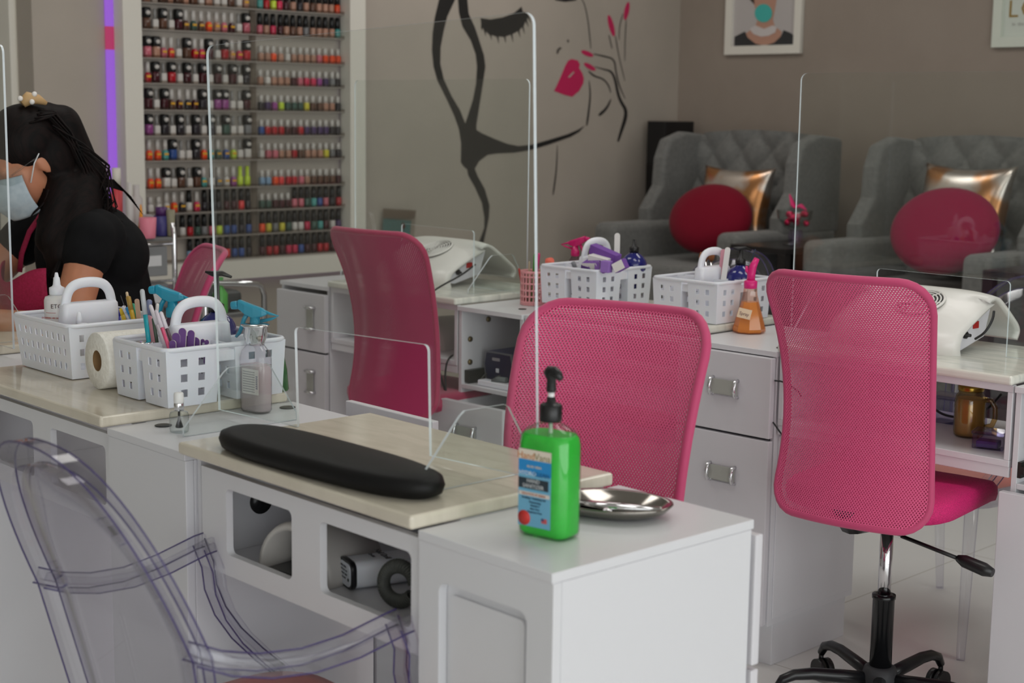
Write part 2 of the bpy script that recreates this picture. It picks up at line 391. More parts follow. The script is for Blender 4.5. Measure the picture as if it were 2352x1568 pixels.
# cabinet Z: right edge of the picture
t = r2thing('open_cabinet', 'white cabinet cut by the right picture edge, with a black metal drawer rail', 'cabinet', .775, 0)
shellbox(t, .25, D); box('inner_shelf', (.012, .238, 0, D-.01, .548, .56), white, t)
d = box('drawer', (-.01, .25, -.03, -.012, .11, .545), drawerw, t, .002)
rl = MB().box(.013, .02, .0, .25, .572, .605).box(.02, .026, .0, .22, .580, .597)
obj('drawer_rail', rl, mat('dark_rail', (60, 62, 58), .4, .6), t)
f = MB()
for x, y, z in ((.013, .03, .685), (.013, .03, .638)): f.lathe([(.0001, 0), (.008, 0), (.0075, .004), (.0001, .005)], n=14, M=Matrix.Translation((x, y, z)) @ Matrix.Rotation(pi/2, 4, 'Y'))
obj('cam_fitting', f, brass, t)
# marble desks of the second row
def desk2(x0, w, label, fy=-.012):
    t = r2thing('manicure_desk', label, 'desk', x0, 0)
    box('marble_top', (0, w, fy, .40, .7605, .78), marbleg, t, .006, seg=3)
    box('apron_rail', (.002, w-.002, 0, .014, .745, .7602), white, t)
    box('shelf', (.002, w-.002, 0, .38, .590, .604), white, t)
    for a_ in (.002, w-.014): box('side_panel', (a_, a_+.012, 0, .36, .604, .745), white, t)
    box('lower_valance', (.002, w-.002, .002, .012, .568, .590), white, t)
    return t
desk2(.195, .575, 'pale marble-topped desk under the right dust collector and behind the right pink chair')
desk2(-1.455, .57, 'pale marble-topped desk under the left dust collector and behind the left pink chair')
desk2(-.625, .543, 'pale marble-topped desk under the two white baskets behind the centre pink chair', .06)
# ---------------------------------------------------------------- acrylic sneeze guards
def guard(name_label, loc, rz=0, tilt=0, w=.81, h=.64, c0=.24, c1=.58, ch=.165, feet=True, fx=(.105, .71), fz=(0, 0)):
    t = thing('sneeze_guard', name_label, 'sneeze guard', loc, rz); t.rotation_euler = (0, tilt, rz)
    r = .018
    def corner(cx, cz, a0): return [(cx+r*cos(radians(a0+15*k)), cz+r*sin(radians(a0+15*k))) for k in range(7)]
    P = [(0, 0), (c0, 0)] + [(c0+.01*(1-cos(radians(15*k))), ch-.01+.01*sin(radians(15*k))) for k in range(7)]
    P += [(c1-.01+.01*sin(radians(15*k)), ch-.01+.01*cos(radians(15*k))) for k in range(7)] + [(c1, 0), (w, 0)]
    P += corner(w-r, h-r, 0) + corner(r, h-r, 90)
    plate('panel', P, [], .0048, acry, t, MXZ(0, 0, 0), bev_mat=acrye)
    if feet:
        for x, dz in zip(fx, fz):
            F = [(-.135, 0), (-.135, .012), (-.055, .098), (-.045, .105), (.03, .105), (.038, .1), (.09, .012), (.09, 0)]
            plate('foot', F, [], .005, acry, t, MYZ(x, 0, dz), bev_mat=acrye)
    return t
guard('clear acrylic sneeze guard standing over the near marble desk and black armrest', (-2.291, 1.421, .773), .0, -.034, h=.628, fz=(-.0155, -.0165))
guard('clear acrylic sneeze guard at the left edge, in front of the masked person', (-3.915, 1.42, .7805), 0)
guard('faint clear acrylic sneeze guard around the right dust collector', (-2.283, 3.045, .7805), .0, 0, h=.615)
guard('faint clear acrylic sneeze guard around the left dust collector', (-3.98, 2.985, .7805), .0, 0, h=.605)
# ---------------------------------------------------------------- mesh task chairs
def mesh_chair(label, loc, rz, wd=(.176, .158, .183), dz=0, fab=pinkmesh, seatm=pinkseat, fr=pinkfab, hub=None, spin=0, sxo=0, syo=.250):
    t = thing('task_chair', label, 'chair', (loc[0], loc[1], 0), rz, 'pink mesh task chairs')
    zb, zt, rcn = .468+dz, .972+dz, .062
    def L(a, v): return a[0]*2*(v-.5)*(v-1) + a[1]*-4*v*(v-1) + a[2]*2*v*(v-.5)
    def P(s, v, off=0):
        H = zt-zb; d = min(v, 1-v)*H; w = L(wd, v); k = 1
        if d < rcn: k = (w-rcn+math.sqrt(max(rcn*rcn-(rcn-d)**2, 0)))/w
        x = s*w*k; o = L((0, .025, -.068), v) + .007*(x/.2)**2*4 + .012*(x/.17)**2
        return Vector((x, o+off, zb+H*v - .0*s*s))
    def ease(v): return .5-.5*cos(pi*v)
    mb = MB(); uvl = mb.b.loops.layers.uv.new('UVMap')
    for off in (-.008, .006): mb.grid(lambda a, b, off=off: P(2*a-1, ease(b)*.998+.001, off), 20, 40)
    for f in mb.b.faces:
        for lp in f.loops: lp[uvl].uv = (lp.vert.co.x*(1 if lp.vert.co.y else 1)+.5, lp.vert.co.z+(.0021 if f.calc_center_median().y > -1 else 0))
    back = obj('backrest', mb, fab, t, tri=True)
    rim = [P(-1, ease(k/26)) for k in range(27)] + [P(-1+2*k/12, 1) for k in range(1, 12)] + [P(1, ease(1-k/26)) for k in range(27)] + [P(1-2*k/12, 0) for k in range(1, 12)]
    obj('rim', MB().tube(rim, .0085, 10, closed=True), fr, back)
    # second layer of mesh close to the rim, as the sleeve folds over it
    obj('back_bracket', MB().tube([(0, .16, .43+dz), (0, .05, .445+dz), (0, .022, .475+dz), (0, .012, .49+dz)], .011, 8, flat=2.2), black, t)
    st = MB(); O = rrect(.37, .42, .10, 8)
    lv = [(.90, -.026), (.985, -.018), (1, -.004), (.995, .012), (.95, .022), (.80, .024), (.4, .020), (.02, .019)]
    st.rings([[(x*k+sxo, syo+y*k, .495+dz+z - (.02*max(0, (y*k-.1)/.1))) for x, y in O] for k, z in lv])
    obj('seat', st, seatm, t)
    bx, by = hub if hub else (0, .235)
    obj('seat_plate', MB().box(bx-.07, bx+.07, by-.09, by+.09, .42+dz, .470+dz), black, t, .004)
    obj('gas_lift', MB().lathe([(.014, .24), (.014, .41+dz)], (bx, by, 0), 20), chrome, t)
    obj('lift_cover', MB().lathe([(.024, .085), (.0235, .262), (.0255, .264), (.0255, .272), (.016, .274)], (bx, by, 0), 24), mat('gloss_black_sleeve', (18, 19, 21), .2), t)
    obj('hub', MB().lathe([(.02, .055), (.034, .06), (.040, .085), (.034, .108), (.024, .112)], (bx, by, 0), 24), mat('grey_black_hub', (48, 49, 52), .6), t)
    lev = obj('lift_lever', MB().tube([(.06, .17, .415+dz), (.20, .15, .395+dz)], .0045, 8), black, t)
    obj('lever_paddle', MB().tube([(.19, .151, .397+dz), (.205, .149, .394+dz), (.250, .144, .386+dz), (.268, .142, .383+dz)], [.007, .013, .014, .009], 10, flat=1.0), black, lev)
    for k in range(5):
        a = spin+2*pi*k/5; ca, sa = cos(a), sin(a)
        leg = obj('base_leg', MB().tube([(bx+ca*r_, by+sa*r_, z) for r_, z in ((.028, .082), (.09, .088), (.15, .094), (.19, .092), (.215, .082), (.228, .062))], [.015, .015, .0135, .012, .011, .009], 10), blackm, t)
        cx, cy = bx+ca*.228, by+sa*.228; cs = MB()
        cs.tube([(cx, cy, .064), (cx, cy, .040)], .006, 8)
        for q in (-1, 1):
            ox, oy = -sa*.009*q, ca*.009*q
            cs.tube([(cx+ox*1.9-ca*.008, cy+oy*1.9-sa*.008, .0255), (cx+ox*.35-ca*.008, cy+oy*.35-sa*.008, .0255)], .025, 18)
        obj('caster', cs, black, leg)
    return t
mesh_chair('bright pink mesh chair at right with its black base in view', (-1.768, 2.547), -.0+.169, spin=.096, dz=.012)
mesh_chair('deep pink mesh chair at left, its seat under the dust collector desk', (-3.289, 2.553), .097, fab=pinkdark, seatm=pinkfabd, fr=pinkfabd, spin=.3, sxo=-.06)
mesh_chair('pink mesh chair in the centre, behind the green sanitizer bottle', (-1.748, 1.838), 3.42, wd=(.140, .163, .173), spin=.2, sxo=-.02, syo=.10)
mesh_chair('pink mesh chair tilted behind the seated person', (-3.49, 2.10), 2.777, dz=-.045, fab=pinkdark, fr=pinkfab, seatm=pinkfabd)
# ---------------------------------------------------------------- clear armchairs
def ghost_chair(label, loc, rz, dz=0):
    t = thing('clear_armchair', label, 'chair', (loc[0], loc[1], 0), rz, 'clear plastic armchairs')
    zs = .40
    def BP(a, rr=1, off=0):                       # arched back on stiles, leaning backwards
        c_, s_ = cos(a), sin(a)
        if c_ >= 0: x, z = .205*rr*math.copysign(abs(s_)**.80, s_), .640+.245*rr*c_**.92
        else:
            k = -c_; x = (.205-.03*k)*rr*(1 if s_ > 0 else -1)*min(1, abs(s_)*3.2)**.5; z = .640-(.19+.02*rr)*min(1, k*1.04)
        return Vector((x, -(z-.640)*(.42 if z > .640 else .22) + off, z))
    N = 64; EL = []
    rg = []
    for rr, off in ((1, -.013), (1, .013), (.87, .013), (.87, -.013)): rg.append([BP(2*pi*k/N, rr, off) for k in range(N)])
    m = MB(); V = [[m._v(p) for p in q] for q in rg]
    for i in range(4):
        for k in range(N): m.faces([V[i][k], V[i][(k+1) % N], V[(i+1) % 4][(k+1) % N], V[(i+1) % 4][k]], [(0, 1, 2, 3)])
    for rr, off in ((1, -.013), (1, .013), (.87, .013)): EL.append(([BP(2*pi*k/N, rr, off) for k in range(N)], True))
    b = obj('back_frame', m, ghost, t, .003)
    m = MB(); m.rings([[BP(2*pi*k/N, rr, .004) for k in range(N)] for rr in (.87, .6, .3, .02)], cap0=False); obj('back_panel', m, ghost, t, sol=.004)
    S_ = rrect(.42, .40, .09, 8)
    obj('seat_shell', MB().rings([[(x*k, .22+y*k, zs+z) for x, y in S_] for k, z in ((.96, -.035), (1, -.012), (1, 0), (.97, .004), (.02, .004))]), ghost, t)
    obj('cushion', MB().rings([[(x*k, .22+y*k, zs+z) for x, y in S_] for k, z in ((.90, .0045), (.95, .012), (.93, .024), (.8, .03), (.02, .032))]), mat('dusty_pink_pad', (212, 136, 128), .45), t)
    for s in (-1, 1):
        def strip(pts, w, th, nm):
            m = MB(); rings = []
            for i, p in enumerate(pts):
                p = Vector(p); a_ = Vector(pts[max(i-1, 0)]); c_ = Vector(pts[min(i+1, len(pts)-1)]); tt = (c_-a_).normalized()
                side = Vector((1, 0, 0)); nn = tt.cross(side).normalized()
                q = [p+side*(w/2)*u+nn*(th/2)*v for u, v in ((-1, -1), (-.5, -1), (-.45, .2), (.45, .2), (.5, -1), (1, -1), (1, 1), (-1, 1))]
                rings.append(q)
            m.rings(rings, smooth=False); EL.append(([q[6] for q in rings], False)); EL.append(([q[7] for q in rings], False)); EL.append(([q[0] for q in rings], False))
            return obj(nm, m, ghost, t, .0015)
        arm = strip([(s*.200, -.01, .648), (s*.212, .03, .630), (s*.220, .08, .617), (s*.228, .14, .612), (s*.235, .20, .618), (s*.24, .27, .634), (s*.24, .285, .636)], .034, .022, 'arm')
        strip([(s*.24, .275, .634), (s*.24, .290, .595), (s*.236, .292, .56), (s*.23, .305, .52), (s*.224, .33, .48), (s*.215, .365, .44), (s*.205, .40, .405)], .032, .022, 'arm_support')
        for y0, y1 in ((.39, .42), (.05, .0)):
            obj('leg', MB().tube([(s*.185, y0, zs-.012), (s*.2, y1, .0)], [.022, .013], 4), ghost, t)
    el = MB()
    for P, cl in EL: el.tube(P, .0013, 5, closed=cl)
    obj('edge_lines', el, mat('violet_edge', (74, 62, 118), .2, Alpha=.75), t)
    return t
ghost_chair('clear plastic armchair with dusty pink seat pad in the near left corner', (-1.757, .933), 0.0)
g2 = ghost_chair('clear plastic armchair behind the right dust collector, legs seen under the desk', (-2.02, 3.66), pi-.12)
ghost_chair('clear plastic armchair with only its arched back seen behind the basket with purple buffers', (-3.0, 3.62), pi-.1)
# ---------------------------------------------------------------- things on the near row
def T(x, y, z): return (x, y, z)
# hand sanitizer bottle
sx, sy = -1.373, 1.338
t = thing('sanitizer_bottle', 'green hand sanitizer bottle with black pump on the near cabinet', 'sanitizer bottle', (sx, sy, .7605), .17); t.scale = (1.03, 1.0, 1.02)
gel = mat('green_gel', (80, 240, 90), .1, Transmission_Weight=.5, IOR=1.3, Emission_Strength=0)
O = lambda w, d, r, z, n=6: [(x, y, z) for x, y in rrect(w, d, min(r, w/2-1e-4, d/2-1e-4), n)]
body = MB().rings([O(.066, .040, .012, .0), O(.074, .047, .016, .003), O(.0765, .050, .018, .010), O(.0765, .050, .018, .118), O(.074, .048, .018, .128), O(.062, .042, .02, .136), O(.040, .034, .017, .1415), O(.024, .024, .0118, .145), O(.021, .021, .0104, .150)])
obj('bottle', body, glass, t)
obj('gel', MB().rings([O(.064, .038, .012, .002), O(.0735, .047, .016, .006), O(.0745, .048, .017, .012), O(.0745, .048, .017, .118), O(.072, .046, .018, .127), O(.066, .043, .018, .131)]), gel, t)
obj('collar', MB().lathe([(.0135, .146), (.0143, .148), (.0143, .166), (.012, .168), (.006, .170), (.0055, .176), (.0045, .177)], n=28), black, t)
obj('pump_stem', MB().lathe([(.0042, .172), (.0042, .184)], n=14), mat('white_stem', (235, 235, 235), .4), t)
pp = MB().lathe([(.006, .183), (.0065, .186), (.0058, .198), (.0085, .203), (.0085, .209), (.004, .211), (.001, .2112)], n=18)
pp.tube([(-.010, .002, .205), (-.003, 0, .208), (.006, -.002, .2085), (.013, -.004, .206), (.018, -.005, .201)], [.004, .0075, .0075, .006, .0035], 10)
obj('pump_head', pp, black, t)
obj('dip_tube', MB().tube([(0, 0, .148), (.002, 0, .02)], .0025, 8), mat('dip_tube', (210, 230, 205), .3), t)
LM = frameM((-.006, -.0254, .062), (1, 0, 0), (0, 0, 1))
def lb(name, x0, x1, z0, z1, c, e=.0003, par=None):
    return obj(name, MB().box(x0, x1, -.0251-e, -.0249, z0, z1), mat('ink_%d_%d_%d' % c, c, .5), par or lab)
lab = obj('label', MB().box(-.030, .0195, -.0253, -.0249, .014, .112), mat('label_blue', (112, 176, 208), .5), t)
lb('label_band', -.030, .0195, .080, .104, (40, 140, 205), .0004); lb('label_header', -.030, .0195, .099, .112, (226, 215, 200), .0005)
lb('label_black_band', -.030, .016, .062, .0755, (42, 56, 66), .0006); lb('label_cream_band', -.029, .018, .053, .058, (216, 208, 200), .0005)
obj('label_seal', MB().lathe([(.0001, 0), (.0095, 0)]+[(.0095, .0006), (.0001, .0006)], n=24, M=Matrix.Translation((-.0205, -.0252, .024)) @ Matrix.Rotation(pi/2, 4, 'X')), mat('seal_red', (205, 55, 50), .5), lab)
lb('label_flag', .006, .0145, .021, .027, (200, 90, 95), .0005); lb('flag_canton', .006, .010, .0240, .027, (60, 70, 120), .0007)
def lt(s, size, c, x, z, sx_=1): text(s, size, mat('ink_%d_%d_%d' % c, c, .5), lab, frameM((x, -.0258, z), (1, 0, 0), (0, 0, 1)), sx=sx_)
lt('Hand', .0125, (196, 130, 80), -.0185, .1035); lt('Vana', .0125, (150, 140, 105), .0065, .1035)
lt('ALOE VERA', .004, (225, 205, 180), -.006, .0905, 1.1); lt('HYDRO', .0075, (215, 228, 235), -.016, .0815); lt('CLEAN', .0075, (35, 95, 140), .0055, .0815)
lt('HAND', .0068, (205, 208, 210), -.007, .0722); lt('SANITIZER', .0068, (205, 208, 210), -.007, .0655)
lt('KILLS 99.9% OF GERMS', .0036, (180, 110, 90), -.006, .0553); lt('Soothing + Sanitizing Gel', .0036, (30, 50, 80), -.006, .0503)
for i, s in enumerate(('Moisturizing', 'Vitamin E', 'Aloe Vera', 'Fragrance Free')): lt(s, .0036, (40, 70, 100), -.004, .0455-.0042*i)
# mirror-finish tray
t = thing('metal_tray', 'mirror-finish oval metal tray behind the green sanitizer bottle', 'tray', (-1.394, 1.480, .7605), radians(26)); t.scale = (.94, 1, 1)
def ov(a, b, z, n=36, p=2.6): return [(a*abs(cos(q))**(2/p)*(1 if cos(q) > 0 else -1), b*abs(sin(q))**(2/p)*(1 if sin(q) > 0 else -1)*(1-.25*cos(q)**2), z) for q in [2*pi*k/n for k in range(n)]]
obj('rim', MB().rings([ov(.056, .036, 0), ov(.078, .055, .008), ov(.087, .062, .017), ov(.086, .061, .0185), ov(.080, .056, .017), ov(.064, .043, .004), ov(.02, .01, .0035)]), mat('tray_metal', (150, 146, 140), .10, 1), t)
obj('divider', MB().tube([(-.06, .012, .007), (0, -.004, .0095), (.068, .01, .009)], [.004, .006, .004], 8, flat=2), chrome, t)
obj('divider', MB().tube([(-.01, -.004, .007), (.004, -.036, .008)], [.004, .005], 8, flat=1.5), chrome, t)
# armrest pad
A, B_ = Zp(520, 1003, .80), Zp(1005, 1128, .80)
t_ = MB(); ang = math.atan2(B_.y-A.y, B_.x-A.x); L_ = (B_-A).length*1.03
def pad(k, z): return [(x*k[0], y*k[1]*(1-.08*(x/(L_/2))), z) for x, y in [(L_/2*math.copysign(abs(cos(q))**(.62), cos(q)), .063*math.copysign(abs(sin(q))**(.86), sin(q))) for q in [2*pi*i/48 for i in range(48)]]]
t_.rings([pad((.93, .80), 0), pad((.985, .95), .006), pad((1, 1), .016), pad((.985, .96), .026), pad((.93, .82), .031), pad((.8, .55), .034), pad((.4, .2), .035), pad((.02, .02), .0355)])
ar = obj('armrest_pad', t_, rubber); ar.location = (-1.779, 1.281, .7805); ar.rotation_euler = (0, 0, radians(2))
tag(ar, 'long black rounded armrest cushion on the near marble desk', 'armrest')
# clear nail polish, white cap
t = thing('nail_polish_bottle', 'clear nail polish bottle with white and silver cap on the plain cabinet', 'nail polish', (-2.222, 1.300, .7605)); t.scale = (1.15, 1.15, 1.0)
obj('bottle', MB().lathe([(.011, 0), (.0135, .002), (.0140, .007), (.0140, .030), (.0125, .034), (.006, .036), (.006, .038)], n=28), glass, t)
obj('brush', MB().lathe([(.0052, .008), (.0058, .009), (.002, .022), (.0014, .038)], n=12), black, t)
obj('ring', MB().lathe([(.0068, .0365), (.0072, .037), (.0072, .049), (.0068, .050)], n=24), chrome, t)
obj('cap', MB().lathe([(.0072, .050), (.0074, .051), (.0070, .0655), (.006, .067), (.0001, .067)], n=24), mat('cap_white', (238, 238, 236), .4), t)
# lotion bottle
t = thing('lotion_bottle', 'tall clear bottle of pale lotion with a bell-shaped silver cap', 'bottle', (-2.291, 1.497, .7605), 0.15); t.scale = (1.18, 1.1, 1.0)
obj('bottle', MB().rings([O(.046, .030, .012, 0), O(.052, .034, .014, .005), O(.053, .035, .015, .06), O(.053, .035, .015, .098), O(.048, .032, .0155, .110), O(.032, .026, .0125, .119), O(.024, .024, .0118, .123)]), clear('lotion_bottle_wall', (246, 244, 247), (190, 188, 195), .06, .05), t)
obj('lotion', MB().rings([O(.046, .029, .012, .003), O(.050, .032, .014, .008), O(.051, .033, .014, .085), O(.049, .031, .014, .0855)]), mat('pale_lotion', (226, 212, 214), .4), t)
obj('cap', MB().lathe([(.0145, .121), (.015, .126), (.0185, .136), (.0185, .152), (.0225, .155), (.0225, .1565), (.0001, .1575)], n=28), chrome, t)
lab = obj('back_label', MB().box(-.012, .024, -.0182, -.0177, .035, .080), mat('label_pale', (232, 226, 224), .5), t)
for i in range(9): obj('print_line', MB().box(-.010, .016, -.0184, -.018, .039+.0044*i, .0402+.0044*i), mat('print_grey', (150, 145, 150), .6), lab)
for i in range(7): obj('barcode_bar', MB().box(.0185, .0225, -.0184, -.018, .046+.0035*i, .0475+.0035*i), mat('print_blue', (80, 90, 130), .6), lab)
# paper towel roll
t = thing('paper_roll', 'roll of white paper towel between the two white baskets on the left marble desk', 'paper roll')
c0 = Vector((-2.567, 1.333, .833)); ax = Vector((0.06, 1, 0)).normalized()
q = ax.to_track_quat('Z', 'Y').to_matrix().to_4x4(); M = Matrix.Translation(c0) @ q
obj('paper', MB().lathe([(.0195, 0), (.0515, 0), (.0525, .001), (.0525, .129), (.0515, .13), (.0195, .13), (.0195, 0)], n=56, M=M, cap0=False, cap1=False), noisy(mat('paper_white', (232, 228, 218), .8), (246, 244, 236), (238, 235, 226), 120, 2, bump=.25), t)
obj('core', MB().lathe([(.0185, .0005), (.0196, .0005), (.0196, .1295), (.0185, .1295), (.0185, .0005)], n=40, M=M, cap0=False, cap1=False), mat('card_core', (150, 118, 80), .8), t)
# ---------------------------------------------------------------- baskets and what they hold
def caddy(label, cx, cy, z, rz, W_, L_, H, mode, group='white basket caddies', handle_side=1):
    """tapered plastic basket; mode 4: four bins joined by a rim (a gap between them), mode 1: one long bin"""
    t = thing('caddy_basket', label, 'basket', (cx, cy, z), rz, group)
    W2, L2 = W_/2, L_/2; tp = .90
    def wall(mb, a, b, cols, rows, z0, z1, ta, tb, hole=True):
        nu, nv = 2*cols+1, 2*rows+1
        us = [0]; vs = [0]
        for i in range(nu): us.append(us[-1]+(.62 if i % 2 else 1.0 if 0 < i < nu-1 else 1.25))
        for i in range(nv): vs.append(vs[-1]+(.62 if i % 2 else .62 if 0 < i < nv-1 else .75))
        def fn(u, v):
            i, j = round(u*nu), round(v*nv); uu, vv = us[i]/us[-1], vs[j]/vs[-1]
            p0 = Vector(ta).lerp(Vector(tb), uu); p1 = Vector(a).lerp(Vector(b), uu); q = p0.lerp(p1, vv)
            return (q.x, q.y, z0+(z1-z0)*vv)
        mb.grid(fn, nu, nv, smooth=False, skip=(lambda i, j: i % 2 and j % 2) if hole else None)
    rects = [(-W2, W2, -L2, L2, max(2, int(W_/.026)), max(3, int(L_/.026)))] if mode == 1 else \
            [(sx_*W2*(.10 if sx_ > 0 else 1), sx_*W2*(1 if sx_ > 0 else .10), sy_*L2*(.13 if sy_ > 0 else 1), sy_*L2*(1 if sy_ > 0 else .13), 2, 2) for sx_ in (-1, 1) for sy_ in (-1, 1)]
    for x0, x1, y0, y1, nc, nl in rects:
        mx, my = (x0+x1)/2, (y0+y1)/2; mb = MB()
        top = [(x0, y0), (x1, y0), (x1, y1), (x0, y1)]; bot = [(mx+(x-mx)*tp, my+(y-my)*tp) for x, y in top]
        for i in range(4):
            a, b = top[i], top[(i+1) % 4]; wall(mb, a, b, nc if i % 2 == 0 else nl, 3, .0015, H-.002, bot[i], bot[(i+1) % 4])
        mb.faces([mb._v((x, y, .0015)) for x, y in bot], [(0, 1, 2, 3)])
        bmesh.ops.remove_doubles(mb.b, verts=mb.b.verts[:], dist=.0003)
        obj('bin' if mode == 4 else 'basket_body', mb, plastic, t, sol=.0018)
    R_ = [(1.0, H-.006), (1.035, H-.004), (1.05, H), (1.03, H+.003), (.985, H+.003), (.975, H-.002)]
    rm = MB(); V = [[rm._v((x*(1+(k-1)*1.0), y*(1+(k-1)*.8), zz)) for x, y in rrect(W_, L_, .018, 5)] for k, zz in R_]; n_ = len(V[0])
    for a, b in zip(V, V[1:]+V[:1]):
        for i in range(n_): rm.faces([a[i], a[(i+1) % n_], b[(i+1) % n_], b[i]], [(0, 1, 2, 3)], True)
    obj('rim', rm, plastic, t)
    if mode == 4:
        dk = MB()
        for a_, b_, c_, d_ in ((-W2*.12, W2*.12, -L2*.97, L2*.97), (-W2*.97, W2*.97, -L2*.16, L2*.16)): dk.box(a_, b_, c_, d_, H-.030, H-.010)
        obj('bridge', dk, plastic, t, .002)
    hw = .050
    hb = MB().rings([O(.034, hw*2+.026, .010, H-.028), O(.030, hw*2+.018, .010, H+.024), O(.020, hw*2+.012, .008, H+.029)])
    base = obj('handle_base', hb, plastic, t)
    hs = MB().tube(chaikin([(0, -hw, H+.018), (0, -hw+.001, H+.030), (0, -hw+.006, H+.050), (0, -hw+.020, H+.064), (0, 0, H+.068), (0, hw-.020, H+.064), (0, hw-.006, H+.050), (0, hw-.001, H+.030), (0, hw, H+.018)]), .0070, 10, up=(1, 0, 0), flat=1.45)
    h = obj('handle', hs, plastic, base)
    return t
caddy('white compartment basket with purple files and blue sprayers on the left marble desk', -2.405, 1.452, .7805, 0, .185, .245, .103, 4)
caddy('long white basket holding the white dropper bottle, furthest left', -2.785, 1.432, .7805, 0, .235, .205, .105, 1)
c3 = r2(-.57, .22); caddy('white basket heaped with purple buffer blocks behind the centre pink chair', c3.x, c3.y, .7805, TH, .205, .225, .103, 4)
c4 = r2(-.185, .235); caddy('white basket with a tall handle beside the orange spray bottle', c4.x, c4.y, .7805, TH, .205, .225, .103, 4)
# trigger sprayer
def sprayer(label, x, y, z, rz, hc, bc, h=.10, r=.026, s=1.0, tint=None):
    t = thing('spray_bottle', label, 'spray bottle', (x, y, z), rz, None)
    hm = mat('sprayer_%d_%d_%d' % hc, hc, .25, Transmission_Weight=.25); bm_ = clear('spray_body_%d_%d_%d' % bc, bc, tuple(int(v*.7) for v in bc), .05, .03)
    obj('bottle', MB().lathe([(r*.95, 0), (r, .003), (r, h*.72), (r*.8, h*.86), (.011, h*.95), (.011, h)], n=24), bm_, t)
    obj('collar', MB().lathe([(.013*s, h-.004), (.0145*s, h-.002), (.0145*s, h+.014*s), (.011*s, h+.017*s), (.010*s, h+.030*s)], n=22), hm, t)
    zt = h+.03*s; hd = MB()
    hd.rings([[(u, v*w_, zt+zz) for v, zz in ((-1, b0), (1, b0), (1, b1), (.5, b1+.003*s), (-.5, b1+.003*s), (-1, b1))] for u, w_, b0, b1 in
              ((.026*s, .004*s, .004*s, .007*s), (.016*s, .008*s, .000, .014*s), (-.002, .010*s, -.004*s, .020*s), (-.020*s, .010*s, .004*s, .026*s), (-.030*s, .008*s, .012*s, .030*s), (-.036*s, .007*s, .015*s, .030*s))], smooth=False)
    head = obj('head', hd, hm, t, .002)
    M = Matrix.Translation((-.036*s, 0, zt+.0225*s)) @ Matrix.Rotation(-pi/2-.12, 4, 'Y')
    obj('nozzle', MB().lathe([(.0085*s, 0), (.009*s, .002), (.0085*s, .012*s), (.0075*s, .014*s)], n=12, M=M), hm, head)
    obj('trigger', MB().tube([(-.016*s, 0, zt+.006*s), (-.024*s, 0, zt-.008*s), (-.028*s, 0, zt-.022*s), (-.034*s, 0, zt-.036*s), (-.041*s, 0, zt-.044*s)], [.005*s, .005*s, .0045*s, .004*s, .003*s], 8, flat=1.3), hm, head)
    obj('tail', MB().tube([(.012*s, 0, zt+.014*s), (.032*s, 0, zt+.006*s), (.050*s, 0, zt+.002*s), (.036*s, 0, zt-.004*s), (.012*s, 0, zt-.010*s)], [.004*s, .003*s, .0018*s, .003*s, .004*s], 8), hm, head)
    return t
cyan = (40, 170, 205)
P = Zp(583, 735, .86); sprayer('blue trigger spray bottle at the right end of the basket with purple files', -2.342, 1.530, .7835, radians(40), cyan, (200, 225, 232), h=.114, r=.022, s=.88)
sprayer('blue trigger spray bottle behind the pens, beside the seated person', -2.605, 1.515, .7815, radians(40), cyan, (200, 225, 232), h=.118, r=.022, s=.92)
# globe pump bottles
def globe(label, x, y, z, r=.034, pump=black, ph=.04, rz=0, arm=True):
    t = thing('globe_pump_bottle', label, 'bottle', (x, y, z), rz)
    obj('globe', MB().lathe([(.016, -.030), (.018, -.028), (.018, 0)]+[(r*sin(pi*i/14), r-r*cos(pi*i/14)) for i in range(3, 13)]+[(.012, 2*r-.001), (.012, 2*r+.006)], n=28), mat('cobalt_glass', (24, 28, 110), .08, Coat_Weight=.5), t)
    q = MB().lathe([(.0135, 2*r), (.0135, 2*r+.014), (.006, 2*r+.018), (.0045, 2*r+.018+ph)], n=18)
    if arm: q.tube([(-.022, 0, 2*r+.022+ph), (-.008, 0, 2*r+.019+ph), (.012, 0, 2*r+.020+ph), (.030, 0, 2*r+.014+ph)], [.002, .0055, .005, .0025], 8)
    obj('pump', q, pump, t); return t
globe('cobalt globe bottle with black pump, seen through the handle of the near basket', -2.462, 1.525, .8480, .036, ph=.052, rz=.6)
g = r2(-.50, .295); globe('cobalt globe bottle at the back of the purple buffer basket', g.x, g.y, .8480, .036, ph=.018, rz=1.2, arm=False)
g = r2(-.135, .285); globe('cobalt globe bottle in the basket beside the orange spray bottle', g.x, g.y, .8400, .038, ph=.022, rz=1.2)
# sticks: pens, brushes, files
def stick(name, label, cat, base, tip, r, c, group=None, flat=None, capc=None, rough=.35, taper=1):
    base, tip = Vector(base), Vector(tip); d = tip-base
    if flat:
        L = d.length; w_ = Vector((.6, -.8, 0)).cross(d).normalized(); M = frameM(base, w_, d)
        o = obj(name, MB().prism(rrect(flat, L, flat*.48, 6, 0, L/2), -.0018, .0018, M), mat('stick_%d_%d_%d' % c, c, .7), bevel=.0003)
        if capc:
            obj('core', MB().prism(rrect(flat*1.03, L*1.005, flat*.49, 6, 0, L/2), -.0012, .0012, M), mat('stick_%d_%d_%d' % capc, capc, .7), o)
        return tag(o, label, cat, group)
    if capc:
        t = thing(name, label, cat, (0, 0, 0), 0, group)
        obj('barrel', MB().tube([base, base+d*.6], [r, r*taper], 10), mat('stick_%d_%d_%d' % c, c, rough), t)
        obj('cap', MB().tube([base+d*.6, base+d*.97, tip], [r*1.05, r*1.05, r*.6], 10), mat('stick_%d_%d_%d' % capc, capc, rough), t)
        return t
    o = obj(name, MB().tube([base, base+d*.97, tip], [r, r*taper, r*taper*.6], 10), mat('stick_%d_%d_%d' % c, c, rough)); return tag(o, label, cat, group)
zb = .795
